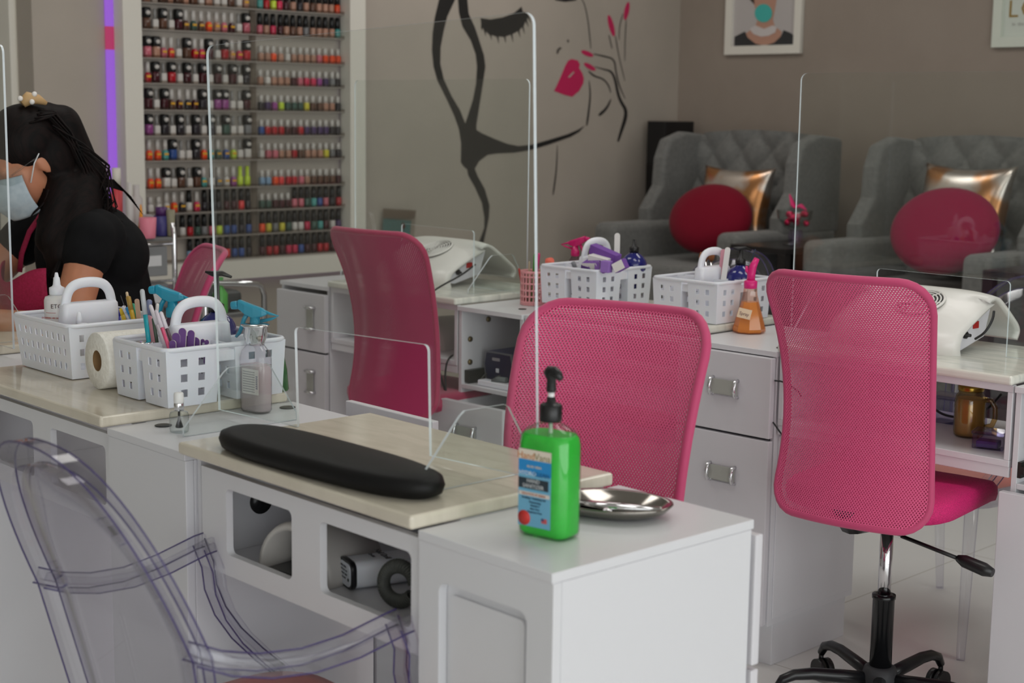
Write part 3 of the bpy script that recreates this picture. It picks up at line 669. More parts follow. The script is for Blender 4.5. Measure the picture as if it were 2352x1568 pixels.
def at(px, py, y): p = Yp(px, py, y); return p
def st(name, label, cat, px0, py0, px1, py1, y, r, c, **k):
    a, b = Yp(px0, py0, y), Yp(px1, py1, y); stick(name, label, cat, a, b, r, c, **k)
yb = 1.37
st('pen', 'turquoise pen with a clear glittery cap standing in the near basket', 'pen', 345, 810, 326, 664, yb, .0042, (30, 165, 180), capc=(190, 195, 200), group='pens and brushes in the near basket')
st('brush', 'clear-handled brush leaning in the near basket, left one', 'brush', 385, 815, 345, 700, yb+.004, .0034, (205, 195, 205), capc=(220, 215, 222))
st('brush', 'clear-handled brush leaning in the near basket, middle one with pink grip', 'brush', 394, 815, 358, 712, yb-.002, .0034, (225, 90, 130), capc=(215, 205, 215))
st('brush', 'clear-handled brush leaning in the near basket, right one with dark bristles', 'brush', 405, 815, 369, 716, yb+.006, .0034, (90, 70, 80), capc=(222, 216, 224))
st('nail_file', 'pink and white file card between the pen and brushes', 'nail file', 352, 800, 340, 724, yb+.01, .003, (232, 160, 170), flat=.013)
st('pen', 'thin dark green patterned pen beside the brushes', 'pen', 365, 815, 352, 730, yb+.012, .0032, (70, 85, 70))
st('stick', 'white plastic stick behind the brushes', 'stick', 352, 800, 362, 697, yb+.03, .0032, (228, 224, 220))
st('marker', 'grey capped marker behind the brushes in the near basket', 'marker', 340, 790, 343, 688, yb+.03, .005, (200, 200, 205), capc=(120, 130, 165))
for i, (px, py, w) in enumerate(((420, 757, .014), (405, 768, .015), (413, 770, .016), (440, 762, .013), (450, 778, .015), (466, 782, .008), (476, 784, .008), (397, 785, .012), (430, 775, .012))):
    nm = ('tallest of the bunch', 'leftmost broad one', 'broad one in front', 'behind the middle', 'right broad one', 'narrow one near the right', 'narrow one at the right end', 'low one by the brushes', 'middle one')[i]
    xq = -2.352-.008*(i % 3); a = Xp(px+(i % 3-1)*3, py+52, xq); b = Xp(px, py-4, xq)
    stick('nail_file', 'purple nail file in the near basket, '+nm, 'nail file', a, b, .003, (112, 74, 140), flat=w, group='purple nail files in the near basket', capc=(225, 220, 210))
ft = [((262, 745), (268, 705), (40, 60, 170), 'blue'), ((275, 748), (270, 712), (60, 60, 160), 'dark blue'), ((288, 745), (278, 708), (225, 190, 40), 'yellow'), ((302, 742), (283, 703), (215, 215, 225), 'white'), ((308, 742), (292, 706), (40, 140, 200), 'light blue')]
for a, b, c, nm in ft: st('pen', nm+' pen at the right corner of the long basket', 'pen', a[0], a[1], b[0], b[1], 1.49, .0042, c, capc=c, group='pens in the long basket')
st('brush', 'gold-handled brush standing tall in the long basket', 'brush', 312, 760, 294, 680, 1.49, .0048, (200, 160, 40), capc=(170, 135, 60))
st('dotting_tool', 'needle-fine dotting tool leaning left out of the long basket', 'tool', 300, 745, 277, 678, 1.49, .0016, (70, 70, 75), taper=.4)
st('wooden_stick', 'pale wooden stick behind the gold brush', 'stick', 305, 745, 291, 670, 1.50, .0028, (220, 195, 160))
st('marker', 'green marker half hidden behind the gold brush', 'marker', 316, 745, 304, 697, 1.50, .0042, (40, 160, 120))
st('wooden_stick', 'tan wooden spatula beside the clear pen cap', 'stick', 320, 745, 314, 686, 1.50, .004, (205, 170, 145), flat=.009)
# small jars and bottles in the near baskets
t = thing('dropper_bottle', 'white squeeze bottle marked ETC with a pointed nozzle in the long basket', 'bottle', (-2.845, 1.395, .7985))
sq = mat('milky_plastic', (226, 224, 222), .35, Subsurface_Weight=.2)
obj('bottle', MB().lathe([(.024, 0), (.0255, .003), (.0255, .115), (.023, .122), (.012, .126), (.012, .129)], n=30), sq, t)
obj('cap', MB().lathe([(.0145, .126), (.015, .128), (.015, .140), (.009, .143), (.0075, .146), (.006, .160), (.0045, .161), (.0035, .167), (.0025, .170), (.0001, .170)], n=24), plastic, t)
def wrapt(s, size, c, a, z, par, R_=.0258): text(s, size, mat('ink_%d_%d_%d' % c, c, .5), par, frameM((R_*cos(a), R_*sin(a), z), (-sin(a), cos(a), 0), (0, 0, 1)))
wrapt('ETC', .012, (60, 45, 45), -.55, .105, t); wrapt('EXTERNAL USE ONLY', .0042, (190, 60, 60), -.95, .082, t); wrapt('LAB', .007, (200, 50, 60), -1.0, .060, t)
obj('print_line', MB().tube([(.0257*cos(a), .0257*sin(a), .092) for a in [-1.5+.1*i for i in range(10)]], .0004, 4), mat('ink_190_60_60', (190, 60, 60), .5), t)
t = thing('dropper_bottle', 'tiny white dropper bottle beside the basket handle in the long basket', 'bottle', (-2.735, 1.385, .815))
obj('bottle', MB().lathe([(.009, 0), (.0095, .06), (.005, .065)], n=18), sq, t); obj('cap', MB().lathe([(.0062, .064), (.006, .073), (.003, .086), (.0001, .087)], n=16), plastic, t)
t = thing('small_jar', 'small white-lidded pot at the front corner of the long basket', 'jar', (-2.695, 1.372, .845))
obj('jar', MB().lathe([(.008, 0), (.009, .03)], n=18), sq, t); obj('lid', MB().lathe([(.0095, .03), (.0095, .040), (.0001, .041)], n=18), plastic, t)
t = thing('small_jar', 'clear round pot at the back left of the long basket', 'jar', (-2.815, 1.51, .85))
obj('jar', MB().lathe([(.017, 0), (.019, .03)], n=22), glass, t); obj('lid', MB().lathe([(.0195, .03), (.0195, .040), (.0001, .041)], n=22), clear('cloudy_lid', (225, 222, 224), (160, 160, 165), .08), t)
t = thing('small_jar', 'silver-lidded clear jar in the left bin of the near basket', 'jar', (-2.448, 1.362, .835))
obj('jar', MB().lathe([(.017, 0), (.019, .002), (.019, .032)], n=26), glass, t); obj('lid', MB().lathe([(.020, .032), (.0205, .034), (.0205, .044), (.018, .0455), (.0001, .046)], n=28), chrome, t)
t = thing('glitter_jar', 'small round glitter jar beneath the handle of the near basket', 'jar', (-2.478, 1.470, .86))
obj('jar', MB().lathe([(.014, 0), (.017, .008), (.016, .018), (.010, .024), (.0001, .025)], n=24), noisy(mat('glitter', (200, 190, 195), .25), (215, 205, 210), (120, 160, 150), 220, 1), t)
t = thing('glass_pot', 'round clear pot in front of the person beside the tall basket handle', 'jar', (-2.86, 1.60, .80))
obj('pot', MB().lathe([(.02, 0), (.024, .01), (.024, .03), (.0245, .034)], n=26), glass, t); obj('powder', MB().lathe([(.02, .002), (.022, .02), (.0001, .021)], n=22), mat('pale_pink_powder', (225, 190, 185), .8), t)
t = thing('green_bottle', 'dark green glass bottle behind the near basket and lotion bottle', 'bottle', (-2.375, 1.60, .7605))
t.location = (-2.345, 1.585, .7805); obj('bottle', MB().lathe([(.014, 0), (.016, .003), (.013, .04), (.007, .07), (.006, .08)], n=20), mat('green_glass', (30, 120, 50), .1, Transmission_Weight=.5), t)
# ---------------------------------------------------------------- shelf of the near desk
t = thing('uv_lamp', 'white arched nail-curing lamp on the shelf of the near desk', 'nail lamp', (-1.888, 1.345, .5905), .12); t.scale = (.9, .9, .95)
def arch(w, h, y, n=20): return [(w*cos(pi*k/n), y, h*sin(pi*k/n)) for k in range(n+1)]
m = MB(); V = [[m._v(p) for p in q] for q in (arch(.088, .086, -.06), arch(.092, .090, -.05), arch(.088, .085, .07), arch(.077, .075, .07), arch(.080, .078, -.06))]
for a, b in zip(V, V[1:]+V[:1]):
    for k in range(20): m.faces([a[k], a[k+1], b[k+1], b[k]], [(0, 1, 2, 3)], True)
obj('shell', m, mat('lamp_shell', (214, 210, 205), .35), t, sol=.001)
m = MB(); m.prism([(x, z) for x, y, z in arch(.078, .076, 0)], .060, .066, MXZ(0, 0, 0).inverted() if 0 else Matrix(((1, 0, 0, 0), (0, 0, 1, 0), (0, 1, 0, 0), (0, 0, 0, 1)))); obj('inner_back', m, mat('lamp_inner', (110, 108, 100), .3), t)
obj('base', MB().box(-.070, .070, -.055, .06, .0, .004), mat('lamp_dark', (45, 45, 45), .3), t)
obj('led', MB().sph((-.030, .055, .042), .0022, 8, 6).sph((-.050, .050, .024), .0022, 8, 6), mat('led_yellow', (190, 190, 40), .4), t)
t = thing('nail_drill', 'white nail drill control box lying beside the curing lamp', 'nail drill', (-1.780, 1.375, .5905), .1)
R_ = lambda s, x: [(x, y*s, .0305+z*s) for y, z in rrect(.066, .058, .016, 5)]
t.rotation_euler = (0, 0, radians(74)); t.scale = (.78, .80, .72)
obj('body', MB().rings([R_(.96, -.06), R_(1, -.056), R_(1, .06), R_(.9, .066)]), plastic, t)
obj('face_ring', MB().rings([R_(1.02, -.066), R_(1.04, -.063), R_(1.04, -.057), R_(1.0, -.055)]), black, t)
fp = obj('face_plate', MB().rings([R_(.84, -.0675), R_(.86, -.066)]), plastic, t)
obj('socket', MB().lathe([(.0035, 0), (.0035, .001)], n=14, M=Matrix.Translation((-.0685, -.020, .022)) @ Matrix.Rotation(pi/2, 4, 'Y')), black, fp)
FM = frameM((-.0681, .004, .036), (0, -1, 0), (0, 0, 1)); gi = mat('ink_dark', (70, 70, 75), .5)
for i, s_ in enumerate(('NAIL DRILL', 'INPUT DC 12V', 'OUTPUT 30W', 'CE RoHS')): text(s_, .0058, gi, fp, FM @ Matrix.Translation((0, .010-.008*i, 0)))
text('Nail Drill', .018, gi, t, frameM((.012, .0, .0605), (-1, 0, 0), (0, -1, 0)) if 0 else frameM((.012, .004, .0604), (0, -1, 0), (1, 0, 0)))
text('ZS-605', .009, gi, t, frameM((-.010, .004, .0604), (0, -1, 0), (1, 0, 0)))
co = []
for i in range(560):
    a = 2*pi*i/560*.9; b = 2*pi*i/14; rr = .030+.009*cos(b); co.append((-1.660+rr*cos(a)*.6, 1.335+rr*cos(a)*.45, .632+rr*sin(a)*1.0+0*b) if 0 else (-1.665+(.026*cos(a)+.009*cos(b)*cos(a))*.78, 1.325+(.030*cos(a))*.4+.008*sin(b), .6275+.026*sin(a)+.009*cos(b)*sin(a)))
o = obj('coiled_cord', MB().tube(co, .0024, 5), mat('grey_cord', (78, 80, 76), .55)); tag(o, 'dark grey coiled cord standing beside the nail drill box', 'cord')
# ---------------------------------------------------------------- things on the second row
def dust(label, lx, ly):
    t = r2thing('dust_collector', label, 'nail dust collector', lx, ly, 'white nail dust collectors'); t.location.z = .7805
    pr = [(0, 0), (-.006, .018), (.0, .036), (.020, .052), (.10, .088), (.165, .112), (.185, .115), (.205, .108), (.27, .062), (.298, .040), (.303, .026), (.292, .012)]
    # smooth the profile
    for _ in range(2):
        q = [pr[0]]
        for a, b in zip(pr, pr[1:]): q += [(a[0]*.75+b[0]*.25, a[1]*.75+b[1]*.25), (a[0]*.25+b[0]*.75, a[1]*.25+b[1]*.75)]
        pr = q+[pr[-1]]
    w = .33; n_ = len(pr)
    def fn(u, v):
        i = min(int(round(v*(n_-1))), n_-1); y, z = pr[i]; e = abs(2*u-1); bow = .010*(1-e**4); inset = .012*max(0, (e-.85)/.15)
        return (-w*u, y+(.035*e**6 if y < .15 else -.0), z+bow*(z/.11))
    obj('shell', MB().grid(fn, 24, n_-1), mat('collector_white', (232, 231, 226), .3), t, sol=.008)
    a = math.atan2(.112-.052, .165-.02); FM_ = Matrix.Translation((-w*.42, .095, .1005)) @ Matrix.Rotation(a, 4, 'X')
    fan = obj('fan_opening', MB().lathe([(.0001, 0), (.052, 0), (.052, .0015)], n=36, M=FM_), dark, t)
    g_ = MB()
    for r_ in (.014, .022, .030, .038, .046): g_.tube([FM_ @ Vector((r_*cos(2*pi*k/32), r_*sin(2*pi*k/32), .003)) for k in range(32)], .0019, 6, closed=True)
    for k in range(6): g_.tube([FM_ @ Vector((0, 0, .003)), FM_ @ Vector((.053*cos(pi*k/3), .053*sin(pi*k/3), .003))], .0016, 6)
    g_.tube([FM_ @ Vector((.054*cos(2*pi*k/40), .054*sin(2*pi*k/40), .002)) for k in range(40)], .003, 6, closed=True)
    obj('grille', g_, mat('collector_white', (0, 0, 0)), fan)
    obj('filter_box', MB().prism([(.028, .012), (.035, .046), (.15, .098), (.185, .10), (.16, .03), (.06, .008)], -w+.02, -.012, Matrix(((0, 0, 1, 0), (1, 0, 0, 0), (0, 1, 0, 0), (0, 0, 0, 1)))), mat('box_pale', (215, 215, 222), .4), t, .002)
    sw = MB().box(-.0125, -.009, .105, .128, .052, .068)
    obj('switch', sw, mat('switch_red', (170, 25, 25), .3), t, .001)
    obj('socket', MB().lathe([(.0085, 0), (.0085, .006), (.004, .010), (.0035, .016)], n=16, M=Matrix.Translation((-.0125, .070, .042)) @ Matrix.Rotation(pi/2, 4, 'Y')), black, t)
    return t
dR = dust('white nail dust collector on the right desk, partly behind the right pink chair', .565, .115)
dL = dust('white nail dust collector on the left desk behind the left pink chair', -1.085, .125)
def cord(label, pts, r=.0028, m=cable, par=None):
    P = [Vector(p) for p in pts]
    for _ in range(3):
        q = [P[0]]
        for a, b in zip(P, P[1:]): q += [a.lerp(b, .25), a.lerp(b, .75)]
        P = q+[P[-1]]
    o = obj('power_cord' if par else 'loose_cable', MB().tube(P, r, 7), m)
    if par:
        bpy.context.view_layer.update(); o.parent = par; o.matrix_parent_inverse = par.matrix_world.inverted()
    else: tag(o, label, 'cable')
    return o
cord('black cord running from the left dust collector down past the desk to the floor', [Yp(1092, 607, 3.0), Yp(1060, 632, 2.95), Yp(1015, 655, 2.84), Yp(990, 672, 2.765), Yp(992, 720, 2.75), Yp(1000, 790, 2.75), Yp(1010, 860, 2.75), Yp(1030, 920, 2.75), Yp(1034, 965, 2.76), Yp(1018, 985, 2.9)], par=dL)
cord('black cord looping out of the left desk shelf beside the open cabinet', [Yp(1050, 812, 2.9), Yp(1030, 820, 2.75), Yp(1022, 850, 2.745), Yp(1024, 905, 2.745), Yp(1036, 958, 2.75), Yp(1040, 975, 2.80)])
cord('short black cord curving into the right dust collector', [Yp(2240, 778, 2.97), Yp(2262, 765, 2.96), Yp(2280, 735, 2.98), Yp(2283, 715, 3.0)], par=dR)
cord('thin black cord between the drawer cabinet and the right chair, upper one', [Yp(1780, 874, 2.80), Yp(1800, 876, 2.79), Yp(1830, 895, 2.80), Yp(1840, 910, 2.86)], .002)
cord('thin black cord hanging beside the drawer cabinet, lower one', [Yp(1776, 970, 2.80), Yp(1790, 990, 2.79), Yp(1805, 1010, 2.80)], .002)
cord('black cord lying inside the right desk shelf behind the glass mug', [Yp(2140, 935, 3.1), Yp(2170, 955, 3.1), Yp(2220, 960, 3.14), Yp(2270, 940, 3.16), Yp(2300, 905, 3.16)], .003)
# blue power box
pbx = t = r2thing('power_box', 'dark blue hexagonal-fronted power box in the open cabinet', 'power box', -.845, .07); t.location.z = .5425; t.scale = (1.2, 1.2, 1.2)
hx = [(.008, 0), (.0, .045), (.006, .075), (.088, .075), (.096, .045), (.088, 0)]
obj('case', MB().prism(hx, -.10, -.002, MXZ(0, 0, 0)), mat('power_blue', (36, 46, 110), .35), t, .002)
obj('bezel', MB().prism([(x+(x-.048)*.03, z) for x, z in hx], -.001, .004, MXZ(0, 0, 0)), mat('power_grey', (120, 124, 130), .4), t)
fpn = obj('front_plate', MB().prism([(x*.92+.004, z*.90+.004) for x, z in hx], .0035, .006, MXZ(0, 0, 0)), mat('power_front', (22, 26, 66), .35), t)
obj('display', MB().box(.030, .054, -.0075, -.0055, .055, .062), mat('display_grey', (160, 160, 165), .4), fpn)
obj('button', MB().box(.042, .052, -.0078, -.0055, .028, .038), plastic, fpn, .001)
for k, (a, b_, nm) in enumerate((((1070, 868), (1105, 848), 'left'), ((1100, 878), (1135, 852), 'middle'), ((1125, 880), (1168, 862), 'right'))):
    p0, p1 = Yp(*a, 2.80), Yp(*b_, 2.86); cord('grey power lead plugged in on the shelf below the blue power box, '+nm+' one', [p0, p0.lerp(p1, .4)+Vector((0, 0, .012)), p1], .0026, mat('grey_cord', (78, 80, 76), .55), par=pbx)
t = r2thing('power_strip', 'white power strip lying in front of the blue power box', 'power strip', -.80, .035); t.location.z = .5425
box('body', (-.02, .13, -.02, .012, 0, .016), plastic, t, .003); obj('plug', MB().tube([(.03, -.012, .018), (.05, -.006, .024), (.075, 0, .024)], [.004, .008, .008], 10), mat('plug_grey', (105, 112, 112), .5), t)
# left desk shelf
t = r2thing('uv_lamp', 'arched nail-curing lamp on the left desk shelf, half behind the pink chair', 'nail lamp', -1.13, .15); t.location.z = .6045
m = MB(); V = [[m._v(p) for p in q] for q in (arch(.085, .085, -.06), arch(.088, .088, -.05), arch(.085, .084, .07), arch(.066, .064, .07), arch(.070, .068, -.06))]
for a, b in zip(V, V[1:]+V[:1]):
    for k in range(20): m.faces([a[k], a[k+1], b[k+1], b[k]], [(0, 1, 2, 3)], True)
obj('shell', m, mat('lamp_shell', (214, 210, 205), .35), t)
obj('base', MB().box(-.066, .066, -.055, .06, .0, .03), mat('lamp_dark', (45, 45, 45), .3), t)
t = r2thing('clear_organizer', 'clear lilac-edged acrylic box on the left desk shelf', 'box', -1.02, .24); t.location.z = .6045
obj('tray', MB().box(0, .085, 0, .06, 0, .003).box(0, .003, 0, .06, .003, .075).box(.082, .085, 0, .06, .003, .06).box(.003, .082, .057, .06, .003, .075), clear('lilac_acrylic', (225, 222, 240), (150, 140, 200), .06), t)
# pink pencil cup with pens
pc = Zp(1213, 700, .7605); pc = Vector((pc.x, pc.y+.022, 0))
t = thing('pencil_cup', 'pink lattice pencil cup at the left end of the second desk row', 'pencil cup', (pc.x, pc.y, .7605))
R0, H0 = .038, .094
def cupf(u, v): a = 2*pi*u; return ((R0+.001*v)*cos(a), (R0+.001*v)*sin(a), .002+H0*v)
vs_ = [0, .10, .22, .27, .40, .45, .60, .65, .80, .85, .93, 1]
cm = MB(); V = []
NU = 44
for i in range(NU):
    a = 2*pi*((i//2)/(NU/2)+(.35/(NU/2) if i % 2 else 0)); V.append([cm._v((R0*cos(a), R0*sin(a), .002+H0*v)) for v in vs_])
for i in range(NU):
    for j in range(len(vs_)-1):
        if i % 2 == 1 and j in (1, 3, 5, 7, 9) : continue
        cm.faces([V[i][j], V[(i+1) % NU][j], V[(i+1) % NU][j+1], V[i][j+1]], [(0, 1, 2, 3)], True)
obj('lattice', cm, mat('cup_pink', (238, 160, 165), .4), t, sol=.0016)
obj('base', MB().lathe([(R0*.99, 0), (R0*1.03, .001), (R0*1.02, .004), (.0001, .004)], n=36), mat('cup_pink', (0, 0, 0)), t)
for px0, px1, py1, c, nm, r_ in ((1205, 1192, 616, (190, 30, 30), 'red-tipped', .003), (1222, 1229, 583, (60, 150, 50), 'green', .0042), (1226, 1238, 581, (200, 30, 110), 'magenta', .0042), (1214, 1216, 600, (200, 180, 150), 'pale wooden', .0026), (1228, 1243, 612, (190, 150, 90), 'gold', .0026), (1210, 1207, 622, (60, 70, 70), 'dark', .0026)):
    y_ = pc.y; a = Yp(px0, 695, y_); b = Yp(px1, py1, y_); a.z = .768; stick('pen', nm+' pen standing in the pink lattice cup', 'pen', a, b, r_, c, group='pens in the pink cup')
t = thing('powder_brush', 'coral fluffy powder brush between the pink cup and the buffer basket', 'brush', (0, 0, 0)); a, b = Yp(1245, 690, pc.y+.03), Yp(1256, 612, pc.y+.03)
obj('handle', MB().tube([a, b], .004, 8), plastic, t); c_ = Yp(1268, 597, pc.y+.03); obj('bristles', MB().tube([b, b.lerp(c_, .5)+Vector((0, 0, .004)), c_], [.006, .014, .008], 12), mat('coral_bristle', (240, 120, 100), .8), t)
obj_ = obj('cable_grommet', MB().lathe([(.0001, 0), (.011, 0), (.0115, .0015), (.0001, .0012)], tuple(Zp(1200, 710, .7601)), 20), black); tag(obj_, 'flat black cable cap below the pink pencil cup', 'cable cap')
# buffers heaped in the basket
pl, wh = (118, 74, 160), (232, 230, 226)
def buf(label, px, py, y, rot, s=(.088, .026, .026), c=pl, face=None):
    p = Yp(px, py, y); t = thing('buffer_block', label, 'nail buffer', p, 0, 'purple buffer blocks'); t.rotation_euler = rot
    obj('foam', MB().box(-s[0]/2, s[0]/2, -s[1]/2, s[1]/2, -s[2]/2, s[2]/2), mat('buffer_%d_%d_%d' % c, c, .85), t, .001)
    if face: obj('white_side', MB().box(-s[0]/2+.001, s[0]/2-.001, -s[1]/2-.0006, -s[1]/2+.001, -s[2]/2+.001, s[2]/2-.001), mat('buffer_%d_%d_%d' % face, face, .8), t)
    return t
yb2 = r2(-.57, .17).y
buf('longest purple buffer block, slanting across the top of the heap', 1390, 583, yb2, (.1, .28, .15))
buf('white-faced buffer block lying below the long purple one', 1378, 596, yb2-.02, (.1, .15, .2), (.06, .026, .018), wh)
buf('purple and white buffer block at the left of the heap', 1362, 607, yb2-.035, (.3, -.06, .1), (.05, .03, .02), pl, wh)
buf('short pale purple buffer block standing in the middle', 1393, 612, yb2-.04, (0, .05, .3), (.024, .024, .03), (150, 112, 190))
buf('purple buffer block with white end at the right of the heap', 1425, 610, yb2-.02, (0, -.5, .3), (.034, .026, .026), pl, wh)
buf('dark purple buffer block sunk at the left front', 1350, 618, yb2-.04, (.1, .2, 0), (.03, .024, .02), (90, 56, 126))
for i, px in enumerate((1358, 1372, 1386)):
    a, b = Yp(px, 628, yb2-.045), Yp(px, 600, yb2-.045); stick('nail_file', 'purple nail file at the front of the buffer basket, %s of three' % ('left', 'middle', 'right')[i], 'nail file', a, b, .003, (130, 88, 165), flat=.014, capc=(225, 220, 210))
a, b = Yp(1416, 640, yb2+.06), Yp(1418, 535, yb2+.06); stick('nail_file', 'white nail file standing upright behind the purple buffers', 'nail file', a, b, .003, (228, 226, 222), flat=.015)
a, b = Yp(1330, 640, yb2+.03), Yp(1316, 601, yb2+.03); stick('marker', 'grey-capped marker leaning in the buffer basket', 'marker', a, b, .006, (200, 200, 200), capc=(130, 132, 138))
g = Yp(1320, 640, 3.05); sprayer('magenta trigger spray bottle rising behind the buffer basket', g.x, g.y, .7815, radians(205), (225, 30, 120), (230, 210, 220), h=.118, r=.022, s=.85)
# right basket contents
ya = r2(0, .24).y
for px0, px1, py1, c, w_, nm in ((1655, 1672, 568, (230, 228, 225), .014, 'white nail file leaning right'), (1650, 1662, 572, (225, 160, 175), .013, 'pink nail file behind the white one')):
    a, b = Yp(px0, 690, ya), Yp(px1, py1, ya+(.01 if 'pink' in nm else 0)); stick('nail_file', nm+' in the basket beside the orange spray', 'nail file', a, b, .003, c, flat=w_)
for px, py, nm in ((1612, 600, 'left'), (1622, 596, 'middle'), (1634, 598, 'right')):
    a, b = Yp(px, 690, ya+.06), Yp(px, py, ya+.06); t = thing('makeup_brush', 'brown bristled brush seen through the tall basket handle, %s one' % nm, 'brush', (0, 0, 0)); obj('handle', MB().tube([a, b], .003, 8), chrome, t); obj('bristles', MB().tube([b, b+Vector((0, 0, .012)), b+Vector((0, 0, .024))], [.006, .009, .005], 10), mat('bristle_brown', (150, 90, 50), .8), t)
a, b = Yp(1612, 690, ya-.01), Yp(1612, 612, ya-.01); stick('nail_file', 'purple nail file seen through the tall basket handle', 'nail file', a, b, .003, (150, 112, 190), flat=.013, capc=(225, 220, 210))
a, b = Yp(1725, 600, ya+.06), Yp(1735, 572, ya+.06); stick('wire_brush', 'thin dark twisted brush sticking up behind the orange spray', 'brush', a, b, .0012, (50, 70, 90))
for k, (px, py, z_) in enumerate(((1368, 700, .83), (1440, 680, .82), (1620, 690, .83), (1680, 680, .83))):
    pass
# orange spray bottle
P = Zp(1713, 764, .7605); t = thing('spray_bottle', 'cone-shaped bottle of orange liquid with pink spray top and a paper label', 'spray bottle', (P.x, P.y+.012, .7605), .5); t.scale = (1.12, 1.12, 1.10)
fac = lambda r, z: [(r*cos(2*pi*k/8+.2), r*sin(2*pi*k/8+.2), z) for k in range(8)]
obj('bottle', MB().rings([fac(.0345, 0), fac(.037, .003), fac(.0365, .010), fac(.016, .085), fac(.015, .095), fac(.0150, .100)], smooth=False), clear('peach_clear', (255, 236, 226), (244, 180, 150), .06, .03), t)
obj('liquid', MB().rings([fac(.033, .002), fac(.0355, .005), fac(.0350, .010), fac(.0180, .070)], smooth=False), mat('orange_liquid', (252, 186, 98), .1, Transmission_Weight=.3), t)
pk = mat('spray_pink', (225, 35, 125), .3)
obj('collar', MB().lathe([(.0135, .100), (.0145, .101), (.0150, .116), (.010, .119)], n=20), pk, t)
q = MB().tube([(0, 0, .117), (.001, 0, .132), (.004, 0, .150), (.012, 0, .168)], [.0095, .009, .0085, .006], 12); q.tube([(.001, 0, .126), (-.010, 0, .140), (-.010, 0, .150)], [.004, .004, .003], 8)
obj('spray_top', q, pk, t)
pl_ = obj('paper_label', MB().box(-.0165, .0165, -.0008, 0, -.011, .011), mat('paper_tape', (240, 215, 185), .8), t)
pl_.location = (.004, -.0293, .047); pl_.rotation_euler = (-.28, .12, -.35)
pl_.location = (-.006, -.0300, .046)
tx = text('Spray', .011, mat('ink_pencil', (150, 120, 115), .8), pl_, frameM((0, -.0011, -.001), (1, 0, 0), (0, 0, 1)))
# right desk shelf
P = Yp(2228, 1005, 3.0); g = r2(.590, .16)
t = thing('jar_mug', 'amber glass handled jar mug with a gold lid on the right desk shelf', 'jar mug', (g.x, g.y, .6045), .4)
obj('jar', MB().lathe([(.028, 0), (.032, .004), (.0335, .012), (.0335, .078), (.031, .090), (.026, .097), (.0255, .105)], n=30), clear('amber_glass', (236, 218, 176), (165, 142, 92), .10, .03, .4), t)
obj('gold_wrap', MB().lathe([(.0295, .004), (.031, .012), (.031, .072), (.028, .085)], n=14), mat('gold_wrap', (205, 185, 130), .3, .4), t)
obj('lid', MB().lathe([(.0275, .102), (.028, .103), (.028, .113), (.0265, .1145), (.0001, .115)], n=30), mat('gold_lid', (170, 140, 60), .25, .9), t)
obj('handle', MB().tube([(.030, 0, .084), (.044, 0, .082), (.053, 0, .068), (.054, 0, .045), (.048, 0, .028), (.032, 0, .022)], .006, 10), clear('amber_glass'), t)
g = r2(.680, .085); t = thing('clear_box', 'small lilac see-through box beside the jar mug', 'box', (g.x, g.y, .6045), .3)
box('box', (-.032, .032, -.025, .025, 0, .030), clear('lilac_acrylic'), t, .002); box('lid', (-.034, .034, -.027, .027, .0305, .038), clear('lilac_acrylic'), t, .002)
box('contents', (-.025, .02, -.018, .018, .002, .016), mat('dark_lilac', (90, 70, 130), .5), t, .002)
g = r2(.50, .27); t = thing('clear_box', 'flat clear box at the back of the right desk shelf', 'box', (g.x, g.y, .69), TH)
t.location.z = .6045; box('box', (-.06, .06, -.03, .03, 0, .055), clear('lilac_acrylic'), t, .002); box('lid', (-.062, .062, -.032, .032, .0555, .064), clear('lilac_acrylic'), t, .002)
# ---------------------------------------------------------------- nail polish wall rack
RX = WX+.10
pL, pR_, pT, pB = Xp(331, 300, RX).y, Xp(805, 300, RX).y, 2.28, Xp(565, 597, RX).z
oL, oR, oB = Xp(286, 200, RX).y, Xp(840, 300, RX).y, Xp(660, 632, RX).z
t = thing('polish_rack', 'large white-framed wall rack filled with rows of nail polish', 'wall rack', (WX, (oL+oR)/2, 0)); yc = (oL+oR)/2
plate('frame', rc(oL-yc, oR-yc, oB, 2.42, .002, 1), [rc(pL-yc, pR_-yc, pB, pT, .002, 1)], .07, whitep, t, MYZ(.065, 0, 0))
box('back_board', (.004, .012, pL-yc-.02, pR_-yc+.02, pB-.02, pT+.02), mat('rack_back', (196, 188, 178), .5), t)
led = mat('violet_led', (40, 30, 60), .5, Emission_Strength=.36); led.node_tree.nodes['Principled BSDF'].inputs['Emission Color'].default_value = lin((138, 84, 192))
ledr = mat('red_led', (60, 20, 30), .5, Emission_Strength=.36); ledr.node_tree.nodes['Principled BSDF'].inputs['Emission Color'].default_value = lin((158, 48, 88))
z0r, z1r = Xp(283, 115, WX+.02).z, Xp(283, 62, WX+.02).z
for a_, b_, m_ in ((oB+.02, z0r, led), (z0r, z1r, ledr), (z1r, 2.4, led)): obj('led_strip', MB().box(.008, .020, oL-yc-.026, oL-yc+.012, a_, b_), m_, t)  # left strip made wide so its emission also stands in for the wall glow
obj('led_strip', MB().box(.008, .020, oL-yc+.02, oR-yc-.02, oB+.006, oB+.012), led, t)
obj('led_strip', MB().box(.008, .020, oR-yc-.012, oR-yc-.006, oB+.02, 2.4), led, t)
lines = [(5, 33), (66, 89), (130, 150), (191, 200), (252, 256), (312, 310), (370, 362), (432, 424), (489, 475), (546, 528), (604, 577)]
SZ = [(Xp(331, a, WX+.055).z+Xp(805, b, WX+.055).z)/2 for a, b in lines]
yD = Xp(588, 300, WX+.055).y; yLn, yRn = Xp(333, 300, WX+.055).y, Xp(806, 300, WX+.055).y
acs = clear('rack_acrylic', (232, 228, 224), (170, 168, 165), .05, .05)
rk = mat('rack_ledge', (150, 143, 136), .35)
